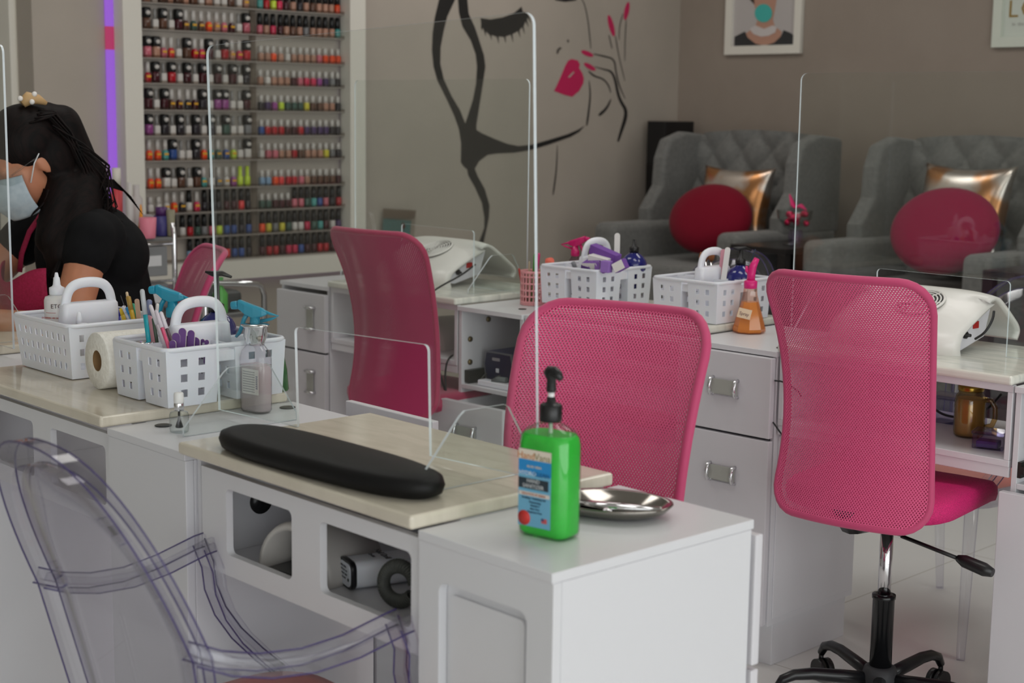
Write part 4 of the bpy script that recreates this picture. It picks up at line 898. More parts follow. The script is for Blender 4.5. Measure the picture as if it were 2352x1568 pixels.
for k, z in enumerate(SZ):
    obj('shelf', MB().box(.012, .060, pL-yc, pR_-yc, z-.005, z), rk, t)
    obj('shelf_lip', MB().box(.058, .060, pL-yc, pR_-yc, z, z+.010), acs, t)
obj('divider', MB().box(.012, .058, yD-yc-.002, yD-yc+.002, pB, pT), acs, t)
# bottle kinds share their meshes; each bottle carries its own colour
def ocol(name, rough=.15):
    m = mat(name, (200, 60, 60), rough); n, l, b = nodes(m); oi = n.new('ShaderNodeObjectInfo'); l.new(oi.outputs['Color'], b.inputs['Base Color']); return m
pcol = ocol('polish_colour'); capw = mat('polish_cap_white', (205, 200, 195), .4); capb = mat('polish_cap_black', (20, 20, 21), .3); capg = mat('polish_cap_grey', (150, 148, 146), .3); stk = ocol('polish_sticker', .5)
U = SZ[3]-SZ[4]                                               # shelf pitch
def kind(parts):
    mb = MB(); ms = []
    for m_, f in parts:
        mb.mi = len(ms); ms.append(m_); f(mb)
    me = bpy.data.meshes.new('nail_polish'); bmesh.ops.recalc_face_normals(mb.b, faces=mb.b.faces[:]); mb.b.to_mesh(me); mb.b.free()
    for m_ in ms: me.materials.append(m_)
    return me
h = U
KIND = {
 'B': kind([(pcol, lambda m: m.rings([O(.024, .022, .005, 0), O(.026, .024, .006, .002), O(.026, .024, .006, .40*h), O(.016, .016, .007, .46*h)])), (capb, lambda m: m.lathe([(.0145, .42*h), (.0165, .44*h), (.0165, .74*h), (.014, .80*h), (.0001, .81*h)], n=14)), (capw, lambda m: m.lathe([(.0001, .0175), (.0085, .0175), (.0085, .016), (.0001, .016)], n=12, M=Matrix.Translation((0, 0, .60*h)) @ Matrix.Rotation(pi/2, 4, 'Y')))]),
 'W': kind([(capw, lambda m: m.rings([O(.024, .022, .004, 0), O(.025, .023, .005, .002), O(.025, .023, .005, .34*h), O(.020, .018, .006, .38*h)])), (capg, lambda m: m.lathe([(.006, .38*h), (.0055, .76*h), (.0001, .77*h)], n=10)), (pcol, lambda m: m.box(.0112, .0124, -.008, .008, .05*h, .10*h))]),
 'T': kind([(pcol, lambda m: m.rings([O(.022, .020, .004, 0), O(.023, .021, .005, .002), O(.023, .021, .005, .30*h), O(.015, .014, .005, .40*h)])), (capw, lambda m: m.lathe([(.0085, .38*h), (.0080, .78*h), (.0001, .79*h)], n=12)), (mat('sticker_yellow', (225, 170, 50), .5), lambda m: m.box(.0102, .0120, -.009, .009, .20*h, .28*h))]),
 'K': kind([(pcol, lambda m: m.lathe([(.0115, 0), (.0125, .002), (.0125, .34*h), (.008, .40*h)], n=14)), (capb, lambda m: m.lathe([(.0115, .38*h), (.0110, .60*h), (.0085, .84*h), (.0001, .85*h)], n=14))]),
 'S': kind([(pcol, lambda m: m.rings([O(.021, .020, .004, 0), O(.0225, .021, .005, .002), O(.0225, .021, .005, .31*h), O(.014, .013, .005, .36*h)])), (capw, lambda m: m.lathe([(.0085, .34*h), (.0080, .62*h), (.0001, .63*h)], n=12))]),
 'Y': kind([(pcol, lambda m: m.lathe([(.011, 0), (.0125, .002), (.0125, .38*h), (.008, .42*h), (.008, .80*h), (.0001, .81*h)], n=14))]),
}
CN = dict(r=((176, 24, 38), 'red'), d=((70, 26, 34), 'dark wine'), n=((176, 132, 112), 'nude'), p=((196, 104, 118), 'pink'), k=((205, 45, 85), 'hot pink'), o=((232, 78, 32), 'orange'), g=((60, 88, 78), 'dark green'), t=((80, 160, 155), 'teal'),
 b=((52, 84, 150), 'blue'), v=((72, 52, 96), 'violet'), m=((150, 70, 140), 'mauve'), x=((46, 42, 48), 'near-black'), y=((200, 190, 60), 'yellow'), w=((205, 200, 195), 'milky white'), h=((96, 66, 52), 'brown'), l=((130, 160, 190), 'pale blue'), q=((190, 215, 60), 'lime'), c=((222, 60, 62), 'coral red'), e=((120, 120, 122), 'grey'))
CAPN = dict(B='round black cap', W='grey cap', T='tall white cap', K='tall black cap', S='short white cap', Y='matching cap')
rows = [('BWBTBTBWBWWBWT', 'nnhnhnhnnwwhnn', 'KKKKKKKKKKKKKK', 'trqkdnxnhnnnoe'),
 ('BWBWBTTTTTTTWB', 'hwhndhghonpdwp', 'KKKKKKKKKKKKKK', 'pnkdnhnennnntt'),
 ('BBTTWBTTBWBTTB', 'pnpcwhrkdwrnkr', 'SSSSSSSSSSSSSS', 'nnonwnnnnpoooo'),
 ('TBWBWBWBWBWBWB', 'rdwrwdwdwdwdwx', 'SSSSSSSSSSSSSS', 'nwnnndpkkmvexx'),
 ('BWBTTTTBWBBWWB', 'dwdhdxdxwmmwwd', 'SSSSSSSSSSSSSS', 'xvmqgggyhhnnxd'),
 ('BWBWBWBWBWBWWB', 'mwxwxwxwxwgwwe', 'SSSSSSSSSSSSSS', 'brrrddrvvvvxxx'),
 ('TTTBWWBTTTTTWB', 'ootbwwxotgbqow', 'SSSSSSSSSSSSSS', 'wppnnrhnnnyexe'),
 ('TTBWBWBTWTTTYY', 'oowwhwhtwewmqq', 'SSSSSSSSSSSSSS', 'llocrrpnhhhhdn'),
 ('SSTTTKTKKKKKKK', 'wwwoxwkxxxddcx', 'SSSSSKKKKKKKKK', 'ggdddppgtbpxrr'),
 ('KKKKKKKKKKKKKK', 'bxbxwrgepqbbxb', 'KKKKKKKKKKKKKK', 'oyeygwwkgtdwvx'),
 ('KKKKKKKKKKKKKK', 'bblbllrrcccbbx', 'KKKKKKKKKKKKKK', 'drrdkkbddrrddx')]
ORD = ['first', 'second', 'third', 'fourth', 'fifth', 'sixth', 'seventh', 'eighth', 'ninth', 'tenth', 'eleventh', 'twelfth', 'thirteenth', 'fourteenth']
hidden = {(9, i) for i in range(3)} | {(10, i) for i in range(5)}
for k, (ka, ca, kb, cb) in enumerate(rows):
    for half, (ks, cs, y0, y1) in enumerate(((ka, ca, yLn+.012, yD-.012), (kb, cb, yD+.022, yRn-.004))):
        for i in range(14):
            if half == 0 and (k, i) in hidden: continue
            kk, cc = ks[i], cs[i]
            o = bpy.data.objects.new('nail_polish', KIND[kk]); COL.objects.link(o)
            y = y0+(y1-y0)*(i+.5)/14; o.location = (WX+.034, y+random.uniform(-.002, .002), SZ[k]+.0003); o.rotation_euler = (0, 0, random.uniform(-.12, .12))
            c = lin(CN[cc][0]); j = 1+random.uniform(-.12, .12); o.color = (c[0]*j, c[1]*j, c[2]*j, 1)
            if kk in 'B' : s_ = 1.12
            else: s_ = 1.0
            o.scale = (s_, s_, 1)
            tag(o, '%s nail polish with %s, %s from left, %s rack shelf, %s half' % (CN[cc][1], CAPN[kk], ORD[i], ORD[k], ('left', 'right')[half]), 'nail polish', 'nail polish bottles on the wall rack')
# ---------------------------------------------------------------- mural on the left wall
def mp(x, y): return (820+x/3.1365, y/3.1365)
mur = thing('wall_mural', 'painted line drawing of a female face with pink lips and nails', 'mural', (WX, 0, 0))
inkb = mat('mural_black', (30, 28, 27), .6); inkp = mat('mural_pink', (196, 32, 88), .6)
def deco(name, pts, m, off=.0012, raw=False):
    P = []
    for x, y in pts:
        px, py = (x, y) if raw else mp(x, y); q = Xp(px, py, WX+off); P.append((q.y, q.z))
    return plate(name, P, [], .001, m, mur, MYZ(off, 0, 0))
def stroke(pts, w0, w1, name='line', raw=False):
    P = [Vector((x, y)) for x, y in pts]
    for _ in range(2):
        q = [P[0]]
        for a, b in zip(P, P[1:]): q += [a.lerp(b, .25), a.lerp(b, .75)]
        P = q+[P[-1]]
    L = []; Rr = []; n = len(P)
    for i, p in enumerate(P):
        d = (P[min(i+1, n-1)]-P[max(i-1, 0)]).normalized(); nn = Vector((-d.y, d.x)); w = (w0+(w1-w0)*i/(n-1))/2*min(1, .35+3*min(i, n-1-i)/n); L.append(p+nn*w); Rr.append(p-nn*w)
    deco(name, [(p.x, p.y) for p in L+Rr[::-1]], inkb, raw=raw)
hair = [(600, -60), (590, 0), (560, 130), (545, 240), (540, 360), (552, 480), (580, 580), (640, 700), (700, 830), (735, 930), (750, 1030), (748, 1170), (770, 1200), (795, 1220), (800, 1260), (850, 1350), (900, 1460), (918, 1568), (917, 1640), (870, 1765), (868, 1800), (900, 1800), (935, 1640), (950, 1568), (955, 1480), (920, 1360), (870, 1270), (848, 1215), (880, 1160), (940, 1115), (1010, 1105), (1130, 1100), (1260, 1078), (1400, 1035), (1540, 985), (1600, 950), (1640, 905), (1590, 935), (1520, 965), (1380, 1008), (1260, 1042), (1160, 1052), (1080, 1035), (980, 995), (900, 960), (860, 935), (860, 900), (885, 740), (910, 580), (925, 480), (915, 400), (880, 290), (850, 200), (805, 100), (795, 0), (800, -60), (730, -60), (728, 0), (735, 90), (760, 190), (820, 290), (855, 390), (865, 480), (858, 600), (835, 720), (800, 830), (780, 890), (740, 790), (680, 690), (625, 570), (600, 460), (602, 340), (625, 220), (650, 120), (705, 0), (725, -60)]
deco('hair', hair, inkb)
lash = [(890, 130), (960, 140), (1050, 125), (1130, 95), (1160, 70), (1185, 48)]
low = []
cen = [(1195, 85), (1225, 90), (1240, 120), (1225, 150), (1200, 190), (1170, 220), (1120, 245), (1070, 262), (1020, 262), (970, 250), (930, 225), (905, 195)]
for i, (x, y) in enumerate(cen):
    k = .3+1.0*sin(pi*i/(len(cen)-1)); low += [(x, y), (x+9+(4-i)*2, y+16+34*k*(.8 if i % 2 else 1)), (x-12, y+4)]
deco('eyelashes', lash+low+[(895, 170)], inkb); deco('eyebrow', [(1420, -30), (1430, 2), (1500, 13), (1578, 3), (1590, -30)], inkb)
deco('nose_mark', [(1438, 388), (1440, 358), (1462, 338), (1476, 348), (1456, 362), (1450, 385)], mat('mural_grey', (70, 66, 62), .6)); deco('nose_mark', [(1514, 300), (1514, 286), (1524, 284), (1528, 300), (1520, 308)], mat('mural_grey', (0, 0, 0)))
deco('lips', [(1545, 425), (1590, 435), (1605, 462), (1600, 490), (1622, 525), (1634, 562), (1630, 600), (1600, 655), (1550, 697), (1500, 685), (1420, 655), (1440, 615), (1470, 548), (1500, 475), (1520, 438)], inkp)
deco('lip_highlight', [(1520, 555), (1560, 515), (1566, 522), (1530, 560)], wallm, .0025)
for pts, a, b in (([(1612, -20), (1640, 30), (1662, 130), (1675, 240), (1685, 352)], 5, 7), ([(1672, 580), (1682, 680), (1670, 800), (1655, 905)], 6, 16), ([(1705, 388), (1780, 405), (1855, 425), (1865, 520), (1890, 620), (1932, 712)], 12, 7), ([(1712, 480), (1780, 500), (1832, 512), (1860, 570), (1880, 680), (1905, 740), (1938, 790), (1935, 850), (1905, 940), (1880, 1020)], 9, 30), ([(1668, 512), (1710, 550), (1770, 565), (1812, 610), (1828, 668)], 14, 7), ([(1830, 712), (1800, 780), (1742, 832)], 6, 26), ([(1862, 258), (1885, 400), (1930, 584)], 7, 4), ([(1815, 252), (1838, 352)], 7, 5), ([(1916, 98), (1890, 190), (1888, 290)], 6, 4), ([(1940, 140), (1930, 300), (1930, 440)], 6, 4), ([(1443, 1045), (1438, 1220), (1412, 1405)], 4, 12)): stroke(pts, a, b)
for (x0, y0), (x1, y1), w in (((1616, 368), (1702, 404), 17), ((1636, 456), (1718, 506), 17), ((1812, 108), (1852, 262), 18), ((1956, 14), (1930, 144), 17)):
    c_ = Vector(((x0+x1)/2, (y0+y1)/2)); d = Vector((x1-x0, y1-y0)); L_2 = d.length/2; d.normalize(); nn = Vector((-d.y, d.x))
    deco('painted_nail', [tuple(c_+d*L_2*cos(2*pi*i/20)+nn*w*sin(2*pi*i/20)) for i in range(20)], inkp)
# ---------------------------------------------------------------- framed pictures on the back wall
def wp(px, py, d=.02): q = Yp(px, py, WY-d); return q.x, q.z
x0, zb_ = wp(1664, 126); x1, _ = wp(1838, 122); hgt = .62
t = thing('framed_picture', 'white-framed portrait of a person blowing a turquoise gum bubble', 'picture', ((x0+x1)/2, WY, 0)); xc = (x0+x1)/2; fw = .042
plate('frame', rc(x0-xc, x1-xc, zb_, zb_+hgt, .001, 1), [rc(x0-xc+fw, x1-xc-fw, zb_+fw, zb_+hgt-fw, .001, 1)], .022, whitep, t, MXZ(0, -.013, 0))
plate('print', rc(x0-xc+fw-.003, x1-xc-fw+.003, zb_+fw-.003, zb_+hgt-fw+.003, .001, 1), [], .003, mat('print_back', (186, 180, 178), .6), t, MXZ(0, -.006, 0))
def art(name, pts, c, d, par):
    P = [wp(a, b) for a, b in pts]; plate(name, [(a-xc, b) for a, b in P], [], .0008, mat('art_%d_%d_%d' % c, c, .6), par, MXZ(0, -d, 0))
art('neck', [(1728, 8), (1734, 30), (1736, 48), (1730, 62), (1716, 72), (1706, 78), (1712, 92), (1735, 103), (1765, 102), (1788, 90), (1792, 72), (1776, 60), (1772, 44), (1776, 25), (1782, -10), (1722, -10)], (186, 142, 122), .0085, t)
art('dress', [(1683, 110), (1684, 84), (1700, 76), (1708, 72), (1714, 86), (1732, 100), (1752, 105), (1775, 98), (1790, 84), (1797, 69), (1812, 75), (1819, 80), (1818, 105)], (48, 48, 50), .0095, t)
art('necklace', [(1718, 66), (1732, 58), (1752, 66), (1772, 58), (1781, 62), (1778, 74), (1762, 82), (1745, 84), (1728, 78)], (205, 198, 196), .0102, t)
art('hair', [(1712, -12), (1722, 2), (1730, 10), (1728, -12)], (60, 44, 38), .0100, t)
art('gum_bubble', [(1751+20*cos(2*pi*i/24), 30+21*sin(2*pi*i/24)) for i in range(24)], (70, 180, 172), .0112, t)
x0, zb_ = wp(2277, 109); xc = x0
t = thing('framed_picture', 'white-framed lettered print cut by the top right picture corner', 'picture', (x0, WY, 0))
plate('frame', rc(0, .62, zb_, zb_+.8, .001, 1), [rc(fw, .62-fw, zb_+fw, zb_+.8-fw, .001, 1)], .022, mat('frame_cool_white', (214, 220, 208), .45), t, MXZ(0, -.013, 0))
plate('print', rc(fw-.003, .62-fw+.003, zb_+fw-.003, zb_+.8-fw+.003, .001, 1), [], .003, mat('print_white', (205, 212, 202), .6), t, MXZ(0, -.006, 0))
gold = mat('gold_ink', (150, 122, 60), .4)
qx, qz = wp(2324, 22); text('L', .105, gold, t, frameM((qx-x0, -.0085, qz), (1, 0, 0), (0, 0, 1))); qx, qz = wp(2362, 20); text('O', .105, gold, t, frameM((qx-x0, -.0085, qz), (1, 0, 0), (0, 0, 1)))
qx, qz = wp(2335, 55); text('in  the', .022, mat('ink_pale', (165, 168, 160), .6), t, frameM((qx-x0, -.0085, qz), (1, 0, 0), (0, 0, 1)))
# ---------------------------------------------------------------- lounge at the back
grey = noisy(mat('grey_linen', (112, 112, 110), .85, Sheen_Weight=.2), (116, 116, 113), (104, 104, 102), 60, 3, bump=.15)
def wing(label, cx):
    t = thing('wing_armchair', label, 'armchair', (cx, 5.62, 0), 0, 'grey tufted armchairs')
    def bf(u, v):
        x = (-.36+.72*u); zz = .60+.60*v
        bx, bz = (u*6) % 1, v*5
        off = .5 if int(bz) % 2 else 0
        dx = ((u*6+off) % 1)-.5; dz = (bz % 1)-.5
        tuft = .022*math.exp(-(dx*dx*14+dz*dz*14))*0 + .020*(abs(sin(pi*(u*6+off)))**.5)*(.6+.4*cos(2*pi*dz))
        tuft = .040*max(abs(sin(pi*(u*4+v*3)))*abs(sin(pi*(u*4-v*3))), 1e-5)**.4; return (x, .135+.10*v-tuft-.02*sin(pi*u), zz+.02*sin(pi*u)*v)
    obj('tufted_back', MB().grid(bf, 60, 40), grey, t)
    obj('back_shell', MB().box(-.40, .40, .20, .27, .3, 1.19), grey, t, .02)
    for s in (-1, 1):
        w_ = [( .27, 1.19), (.10, 1.205), (-.02, 1.17), (-.06, 1.08), (-.07, .95), (-.16, .84), (-.16, .76), (.27, .76)]
        m = MB().prism(w_, s*.355, s*.435, Matrix(((0, 0, 1, 0), (1, 0, 0, 0), (0, 1, 0, 0), (0, 0, 0, 1)))); obj('wing', m, grey, t, .02, seg=3)
        obj('armrest', MB().box(*(sorted((s*.30, s*.44))), -.46, .25, .05, .785), grey, t, .035, seg=4)
        obj('button_row', MB().sph((s*.12, .12, .98), .007, 8, 6), grey, t)
    obj('seat_cushion', MB().box(-.30, .30, -.50, .20, .42, .625), grey, t, .04, seg=4)
    obj('base', MB().box(-.42, .42, -.42, .26, .06, .42), grey, t, .02)
    for s in (-1, 1): obj('foot', MB().box(*sorted((s*.38, s*.33)), -.40, -.34, 0, .06), black, t)
    return t
wing('grey tufted wing armchair near the black speaker in the corner', -4.60)
wing('grey tufted wing armchair cut by the right picture edge', -3.40)
velvet = mat('crimson_velvet', (122, 6, 34), .85, Sheen_Weight=.08, Specular_IOR_Level=.2)
velvet2 = mat('magenta_velvet', (142, 12, 62), .85, Sheen_Weight=.08, Specular_IOR_Level=.2)
def roundc(label, x, y, z, r, m, rx, rz=0):
    o = obj('round_cushion', MB().lathe([(.0001, -.075), (r*.5, -.072), (r*.85, -.052), (r*.98, -.02), (r, 0), (r*.98, .02), (r*.85, .052), (r*.5, .072), (.0001, .075)], n=48, M=Matrix.Diagonal((1, 1, .80, 1)) @ Matrix.Rotation(rx, 4, 'X')), m)
    o.location = (x, y, z); o.rotation_euler = (0, 0, rz); return tag(o, label, 'cushion', 'round velvet cushions')
q1 = Yp(1638, 500, 5.42); roundc('round crimson velvet cushion on the armchair next to the corner speaker', q1.x, 5.40, q1.z-.005, .205, velvet, radians(72), radians(12))
q2 = Yp(2172, 530, 5.38); roundc('round magenta velvet cushion on the right armchair, seen through the acrylic guard', q2.x, 5.37, q2.z, .222, velvet2, radians(70), radians(8))
seq = mat('gold_sequins', (196, 150, 108), .25, .85)
n, l, b = nodes(seq); tc = n.new('ShaderNodeTexCoord'); vo = n.new('ShaderNodeTexVoronoi'); vo.inputs['Scale'].default_value = 110
nz = n.new('ShaderNodeTexNoise'); nz.inputs['Scale'].default_value = 7; rr_ = n.new('ShaderNodeValToRGB'); rr_.color_ramp.elements[0].position = .45; rr_.color_ramp.elements[1].position = .58
rr_.color_ramp.elements[0].color = lin((206, 198, 190)); rr_.color_ramp.elements[1].color = lin((188, 134, 88))
bp = n.new('ShaderNodeBump'); bp.inputs['Strength'].default_value = 1; bp.inputs['Distance'].default_value = .02
l.new(tc.outputs['Object'], vo.inputs[0]); l.new(tc.outputs['Object'], nz.inputs[0]); l.new(nz.outputs[0], rr_.inputs[0]); l.new(rr_.outputs[0], b.inputs['Base Color'])
vc = n.new('ShaderNodeVectorMath'); vc.operation = 'LENGTH'; l.new(vo.outputs['Color'], vc.inputs[0]); l.new(vc.outputs['Value'], bp.inputs['Height']); l.new(bp.outputs[0], b.inputs['Normal'])
def pillow(label, x, y, z, s_, rx, rz, m):
    def f(u, v, sg):
        a, b_ = 2*u-1, 2*v-1; k = (1-a*a)*(1-b_*b_); pin = 1-.10*(1-abs(a)**2)*abs(b_)**3; pin2 = 1-.10*(1-abs(b_)**2)*abs(a)**3
        return (a*s_/2*pin2, sg*.075*k**.45, b_*s_/2*pin)
    mb = MB(); mb.grid(lambda u, v: f(u, v, 1), 24, 24).grid(lambda u, v: f(u, v, -1), 24, 24); bmesh.ops.remove_doubles(mb.b, verts=mb.b.verts[:], dist=.0005)
    o = obj('sequin_pillow', mb, m); o.location = (x, y, z); o.rotation_euler = (rx, 0, rz); return tag(o, label, 'cushion', 'sequined throw pillows')
q = Yp(1676, 480, 5.58); pillow('square silver and gold sequined pillow behind the crimson cushion', q.x, 5.61, q.z, .40, radians(-12), radians(4), seq)
q = Yp(2200, 500, 5.58); pillow('square gold sequined pillow behind the magenta cushion', q.x, 5.61, q.z, .44, radians(-12), radians(-4), seq)
# side tables
espresso = mat('espresso_wood', (26, 23, 24), .3)
def side(label, x0, x1, y0, y1, m):
    t = thing('side_table', label, 'side table', ((x0+x1)/2, (y0+y1)/2, 0), 0, 'dark side tables'); w, d = (x1-x0)/2, (y1-y0)/2
    box('table_top', (-w, w, -d, d, .725, .75), m, t, .003); box('shelf', (-w+.02, w-.02, -d+.02, d-.02, .25, .27), m, t)
    box('back_panel', (-w+.04, w-.04, d-.03, d-.015, .05, .725), m, t)
    for a in (-1, 1):
        for c in (-1, 1): box('leg', (*sorted((a*w, a*(w-.04))), *sorted((c*d, c*(d-.04))), 0, .725), m, t)
side('black side table holding the glass bowl of pink sweets', -4.145, -3.855, 5.08, 5.52, espresso)
side('dark side table at the right edge beside the right armchair', -2.91, -2.45, 5.0, 5.5, mat('plum_wood', (44, 28, 36), .3))
q = Yp(1822, 562, 5.3); t = thing('glass_bowl', 'footed glass bowl filled with shiny pink sweets on the black side table', 'bowl', (-3.965, 5.28, .751))
obj('bowl', MB().lathe([(.045, 0), (.045, .004), (.008, .010), (.007, .05), (.012, .06), (.045, .075), (.070, .11), (.076, .145), (.073, .145), (.066, .11), (.04, .08), (.001, .068)], n=36, cap1=False), glass, t)
sw = mat('foil_pink', (215, 25, 85), .2, .6)
for i in range(16):
    a = i*2.4; r_ = .012+.042*((i*.618) % 1); m_ = MB().sph((r_*cos(a), r_*sin(a), .092+.012*(i % 4)), .014, 8, 6); obj('sweet', m_, sw, t)
obj('bow', MB().tube([(-.03, 0, .21), (-.01, 0, .165), (.0, 0, .155), (.03, 0, .165), (.06, 0, .148)], [.002, .008, .004, .009, .002], 8, flat=2), mat('bow_pink', (215, 40, 110), .5), t)
t = thing('crystal_glass', 'small cut crystal votive beside the glass bowl of sweets', 'votive', (-3.895, 5.20, .751))
obj('cup', MB().rings([fac(.020, 0), fac(.030, .02), fac(.034, .05), fac(.028, .07), fac(.024, .068), fac(.02, .02)], smooth=False, cap1=False), clear('crystal', (235, 230, 245), (140, 130, 170), .08), t)
# black column speaker
a, b_ = Yp(1517, 278, 5.95), Yp(1559, 278, 5.95)
t = thing('column_speaker', 'tall black column speaker in the corner', 'speaker', ((a.x+b_.x)/2, 5.95, 0)); w = (b_.x-a.x)/2
box('cabinet', (-w, w, -.10, .12, .02, a.z), black, t, .004); box('foot', (-w-.02, w+.02, -.13, .15, 0, .02), black, t)
z_ = Yp(1540, 378, 5.84).z; box('lower_grille', (-w+.01, w-.012, -.112, -.101, .1, z_), mat('gloss_black', (12, 12, 14), .12), t, .003)
# trolley
cx_, cy0, cy1 = -4.60, Xp(322, 600, -4.6).y-.12, Xp(413, 600, -4.6).y
t = thing('salon_trolley', 'chrome-framed trolley with grey drawers behind the seated person', 'trolley', (cx_, 0, 0))
for yy in (cy0, cy1-.02):
    obj('frame_loop', MB().tube([(-.30, yy, .05), (-.30, yy, .87), (-.29, yy, .90), (-.26, yy, .915), (-.04, yy, .915), (-.01, yy, .90), (0, yy, .87), (0, yy, .05)], .009, 8), chrome, t)
trans = mat('smoke_plastic', (150, 152, 155), .3, Alpha=.75)
tz = Xp(380, 545, -4.6).z
box('top_tray', (-.31, .0, cy0, cy1-.02, tz-.012, tz), mat('tray_grey', (120, 120, 118), .3), t, .002)
for i in range(4):
    zt_ = tz-.03-.125*i; d = obj('drawer', MB().box(-.29, -.002, cy0+.02, cy1-.045, zt_-.10, zt_), trans, t, .004)
    obj('label_card', MB().box(-.0015, .0005, cy0+.09, cy0+.20, zt_-.065, zt_-.03), mat('card_white', (220, 220, 222), .6), d)
    obj('rail', MB().tube([(.0, cy0, zt_+.008), (.0, cy1-.02, zt_+.008)], .005, 6), chrome, t)
for i in range(4):
    for j, yy in enumerate((cy0, cy1-.02)): obj('caster', MB().sph((-.02 if i % 2 else -.28, yy, .025), .025, 10, 8), black, t) if i < 2 else None
def X0(px, py): return Xp(px, py, -4.65)
def onT(name, label, cat, px, wpx, ytop, c, prof='box', cap=None, dx=0, top=None):
    a = Xp(px-wpx/2, 545, -4.65+dx); b = Xp(px+wpx/2, 545, -4.65+dx); zt_ = Xp(px, ytop, -4.65+dx).z; r_ = (b.y-a.y)/2; y = (a.y+b.y)/2
    t = thing(name, label, cat, (-4.65+dx, y, tz+.001)); H_ = zt_-tz; k = .30 if cap else 0
    P = {'box': [(r_*.8, 0), (r_*.84, .003), (r_, H_*(1-k)), (r_*.97, H_*(1-k))], 'cone': [(r_, 0), (r_*.15, H_)], 'bottle': [(r_*.95, 0), (r_, .004), (r_, H_*(.72-k)), (r_*.5, H_*(.80-k*.9)), (r_*.5, H_*(1-k))]}[prof]
    obj('body', MB().lathe(P, n=22), mat('tub_%d_%d_%d' % c, c, .45), t)
    if cap: obj('cap', MB().lathe([(r_*.8 if prof == 'box' else r_*.55, H_*(1-k)), (r_*.75 if prof == 'box' else r_*.5, H_), (.0001, H_)], n=20), mat('tub_%d_%d_%d' % cap, cap, .4), t)
    return t
onT('spray_can', 'white and red aerosol can behind the seated person', 'can', 271, 24, 386, (200, 62, 70), 'box', (215, 210, 200), dx=-.12)
onT('bottle', 'clear white bottle on the trolley behind the aerosol can', 'bottle', 315, 26, 425, (196, 190, 188), 'bottle', dx=-.14)
onT('bottle', 'white bottle with a long neck at the left of the trolley top', 'bottle', 300, 16, 420, (205, 200, 198), 'bottle', dx=-.05)
onT('piping_cone', 'orange cone-shaped nozzle bottle standing on the trolley', 'bottle', 325, 16, 470, (235, 150, 20), 'cone', dx=-.05)
onT('tub', 'pink plastic bin on the trolley top', 'bin', 340, 36, 500, (226, 130, 150), 'box', dx=.06)
onT('tub', 'purple-lidded dark blue tub on the trolley top', 'tub', 372, 32, 476, (62, 58, 120), 'box', (80, 40, 100), dx=.0)
onT('tub', 'translucent yellowish bag-like tub at the right end of the trolley top', 'tub', 393, 18, 482, (140, 135, 112), 'box', dx=.03)
# chrome tray stand behind the tilted chair
t = thing('tray_stand', 'chrome-railed stand with a dark tray behind the tilted pink chair', 'trolley', (-4.30, 0, 0)); a, b_ = Xp(470, 650, -4.3), Xp(606, 650, -4.3)
obj('rail', MB().tube([(0, a.y, .05), (0, a.y, a.z-.02), (0, a.y+.02, a.z), (0, b_.y-.03, b_.z), (0, b_.y-.01, b_.z-.01), (0, b_.y, b_.z-.04), (0, b_.y, .05)], .010, 8), chrome, t)
box('tray', (-.28, .0, a.y+.01, b_.y-.01, Xp(560, 728, -4.3).z, Xp(560, 716, -4.3).z), steel, t, .003)
box('foot_panel', (-.28, -.27, a.y+.01, b_.y-.01, .02, Xp(560, 716, -4.3).z), mat('grey_box', (95, 96, 98), .5), t)
g = obj('foil_box', MB().box(-4.52, -4.33, a.y+.03, b_.y-.06, Xp(560, 715, -4.3).z, Xp(560, 668, -4.3).z), mat('dark_box', (70, 74, 76), .4), bevel=.02, seg=3); tag(g, 'dark rounded box on the chrome-railed stand', 'box')
q = Xp(515, 716, -4.40); t = thing('green_bottle', 'bright green bottle on the chrome-railed stand', 'bottle', (-4.29, Xp(514, 700, -4.29).y, Xp(560, 715, -4.3).z))
t.location.x = -4.31; zt_ = Xp(514, 636, -4.31).z-t.location.z
obj('bottle', MB().lathe([(.022, 0), (.024, .004), (.024, zt_*.55), (.010, zt_*.72), (.009, zt_*.85)], n=20), mat('leaf_green', (90, 180, 80), .3), t); obj('cap', MB().lathe([(.011, zt_*.83), (.010, zt_), (.0001, zt_)], n=16), mat('leaf_green_cap', (60, 150, 60), .4), t)
# hanging display pack on the far wall
mur2 = thing('display_pack', 'clear bag with a teal card and pink heart hanging on the wall', 'display bag', (WX, 0, 0))
def pk2(name, pts, m, off):
    P = []
    for a, b in pts: q = Xp(a, b, WX+off); P.append((q.y, q.z))
    plate(name, P, [], .001, m, mur2, MYZ(off, 0, 0))
pk2('bag', [(880, 478), (956, 482), (944, 640), (874, 640)], clear('bag_film', (246, 245, 243), (200, 200, 200), .05, .1), .030)
pk2('header', [(881, 480), (955, 484), (952, 502), (880, 498)], mat('header_tan', (150, 132, 118), .5), .026)
pk2('card', [(880, 502), (944, 507), (936, 600), (876, 600)], mat('card_teal', (112, 160, 162), .5), .022)
pk2('lower_card', [(893, 530), (934, 540), (932, 560), (890, 552)], mat('card_rose', (200, 165, 165), .5), .025)
pk2('heart', [(926, 510), (929, 514), (931, 520), (927, 528), (923, 521), (923, 514)], mat('heart_brown', (120, 70, 60), .5), .026)
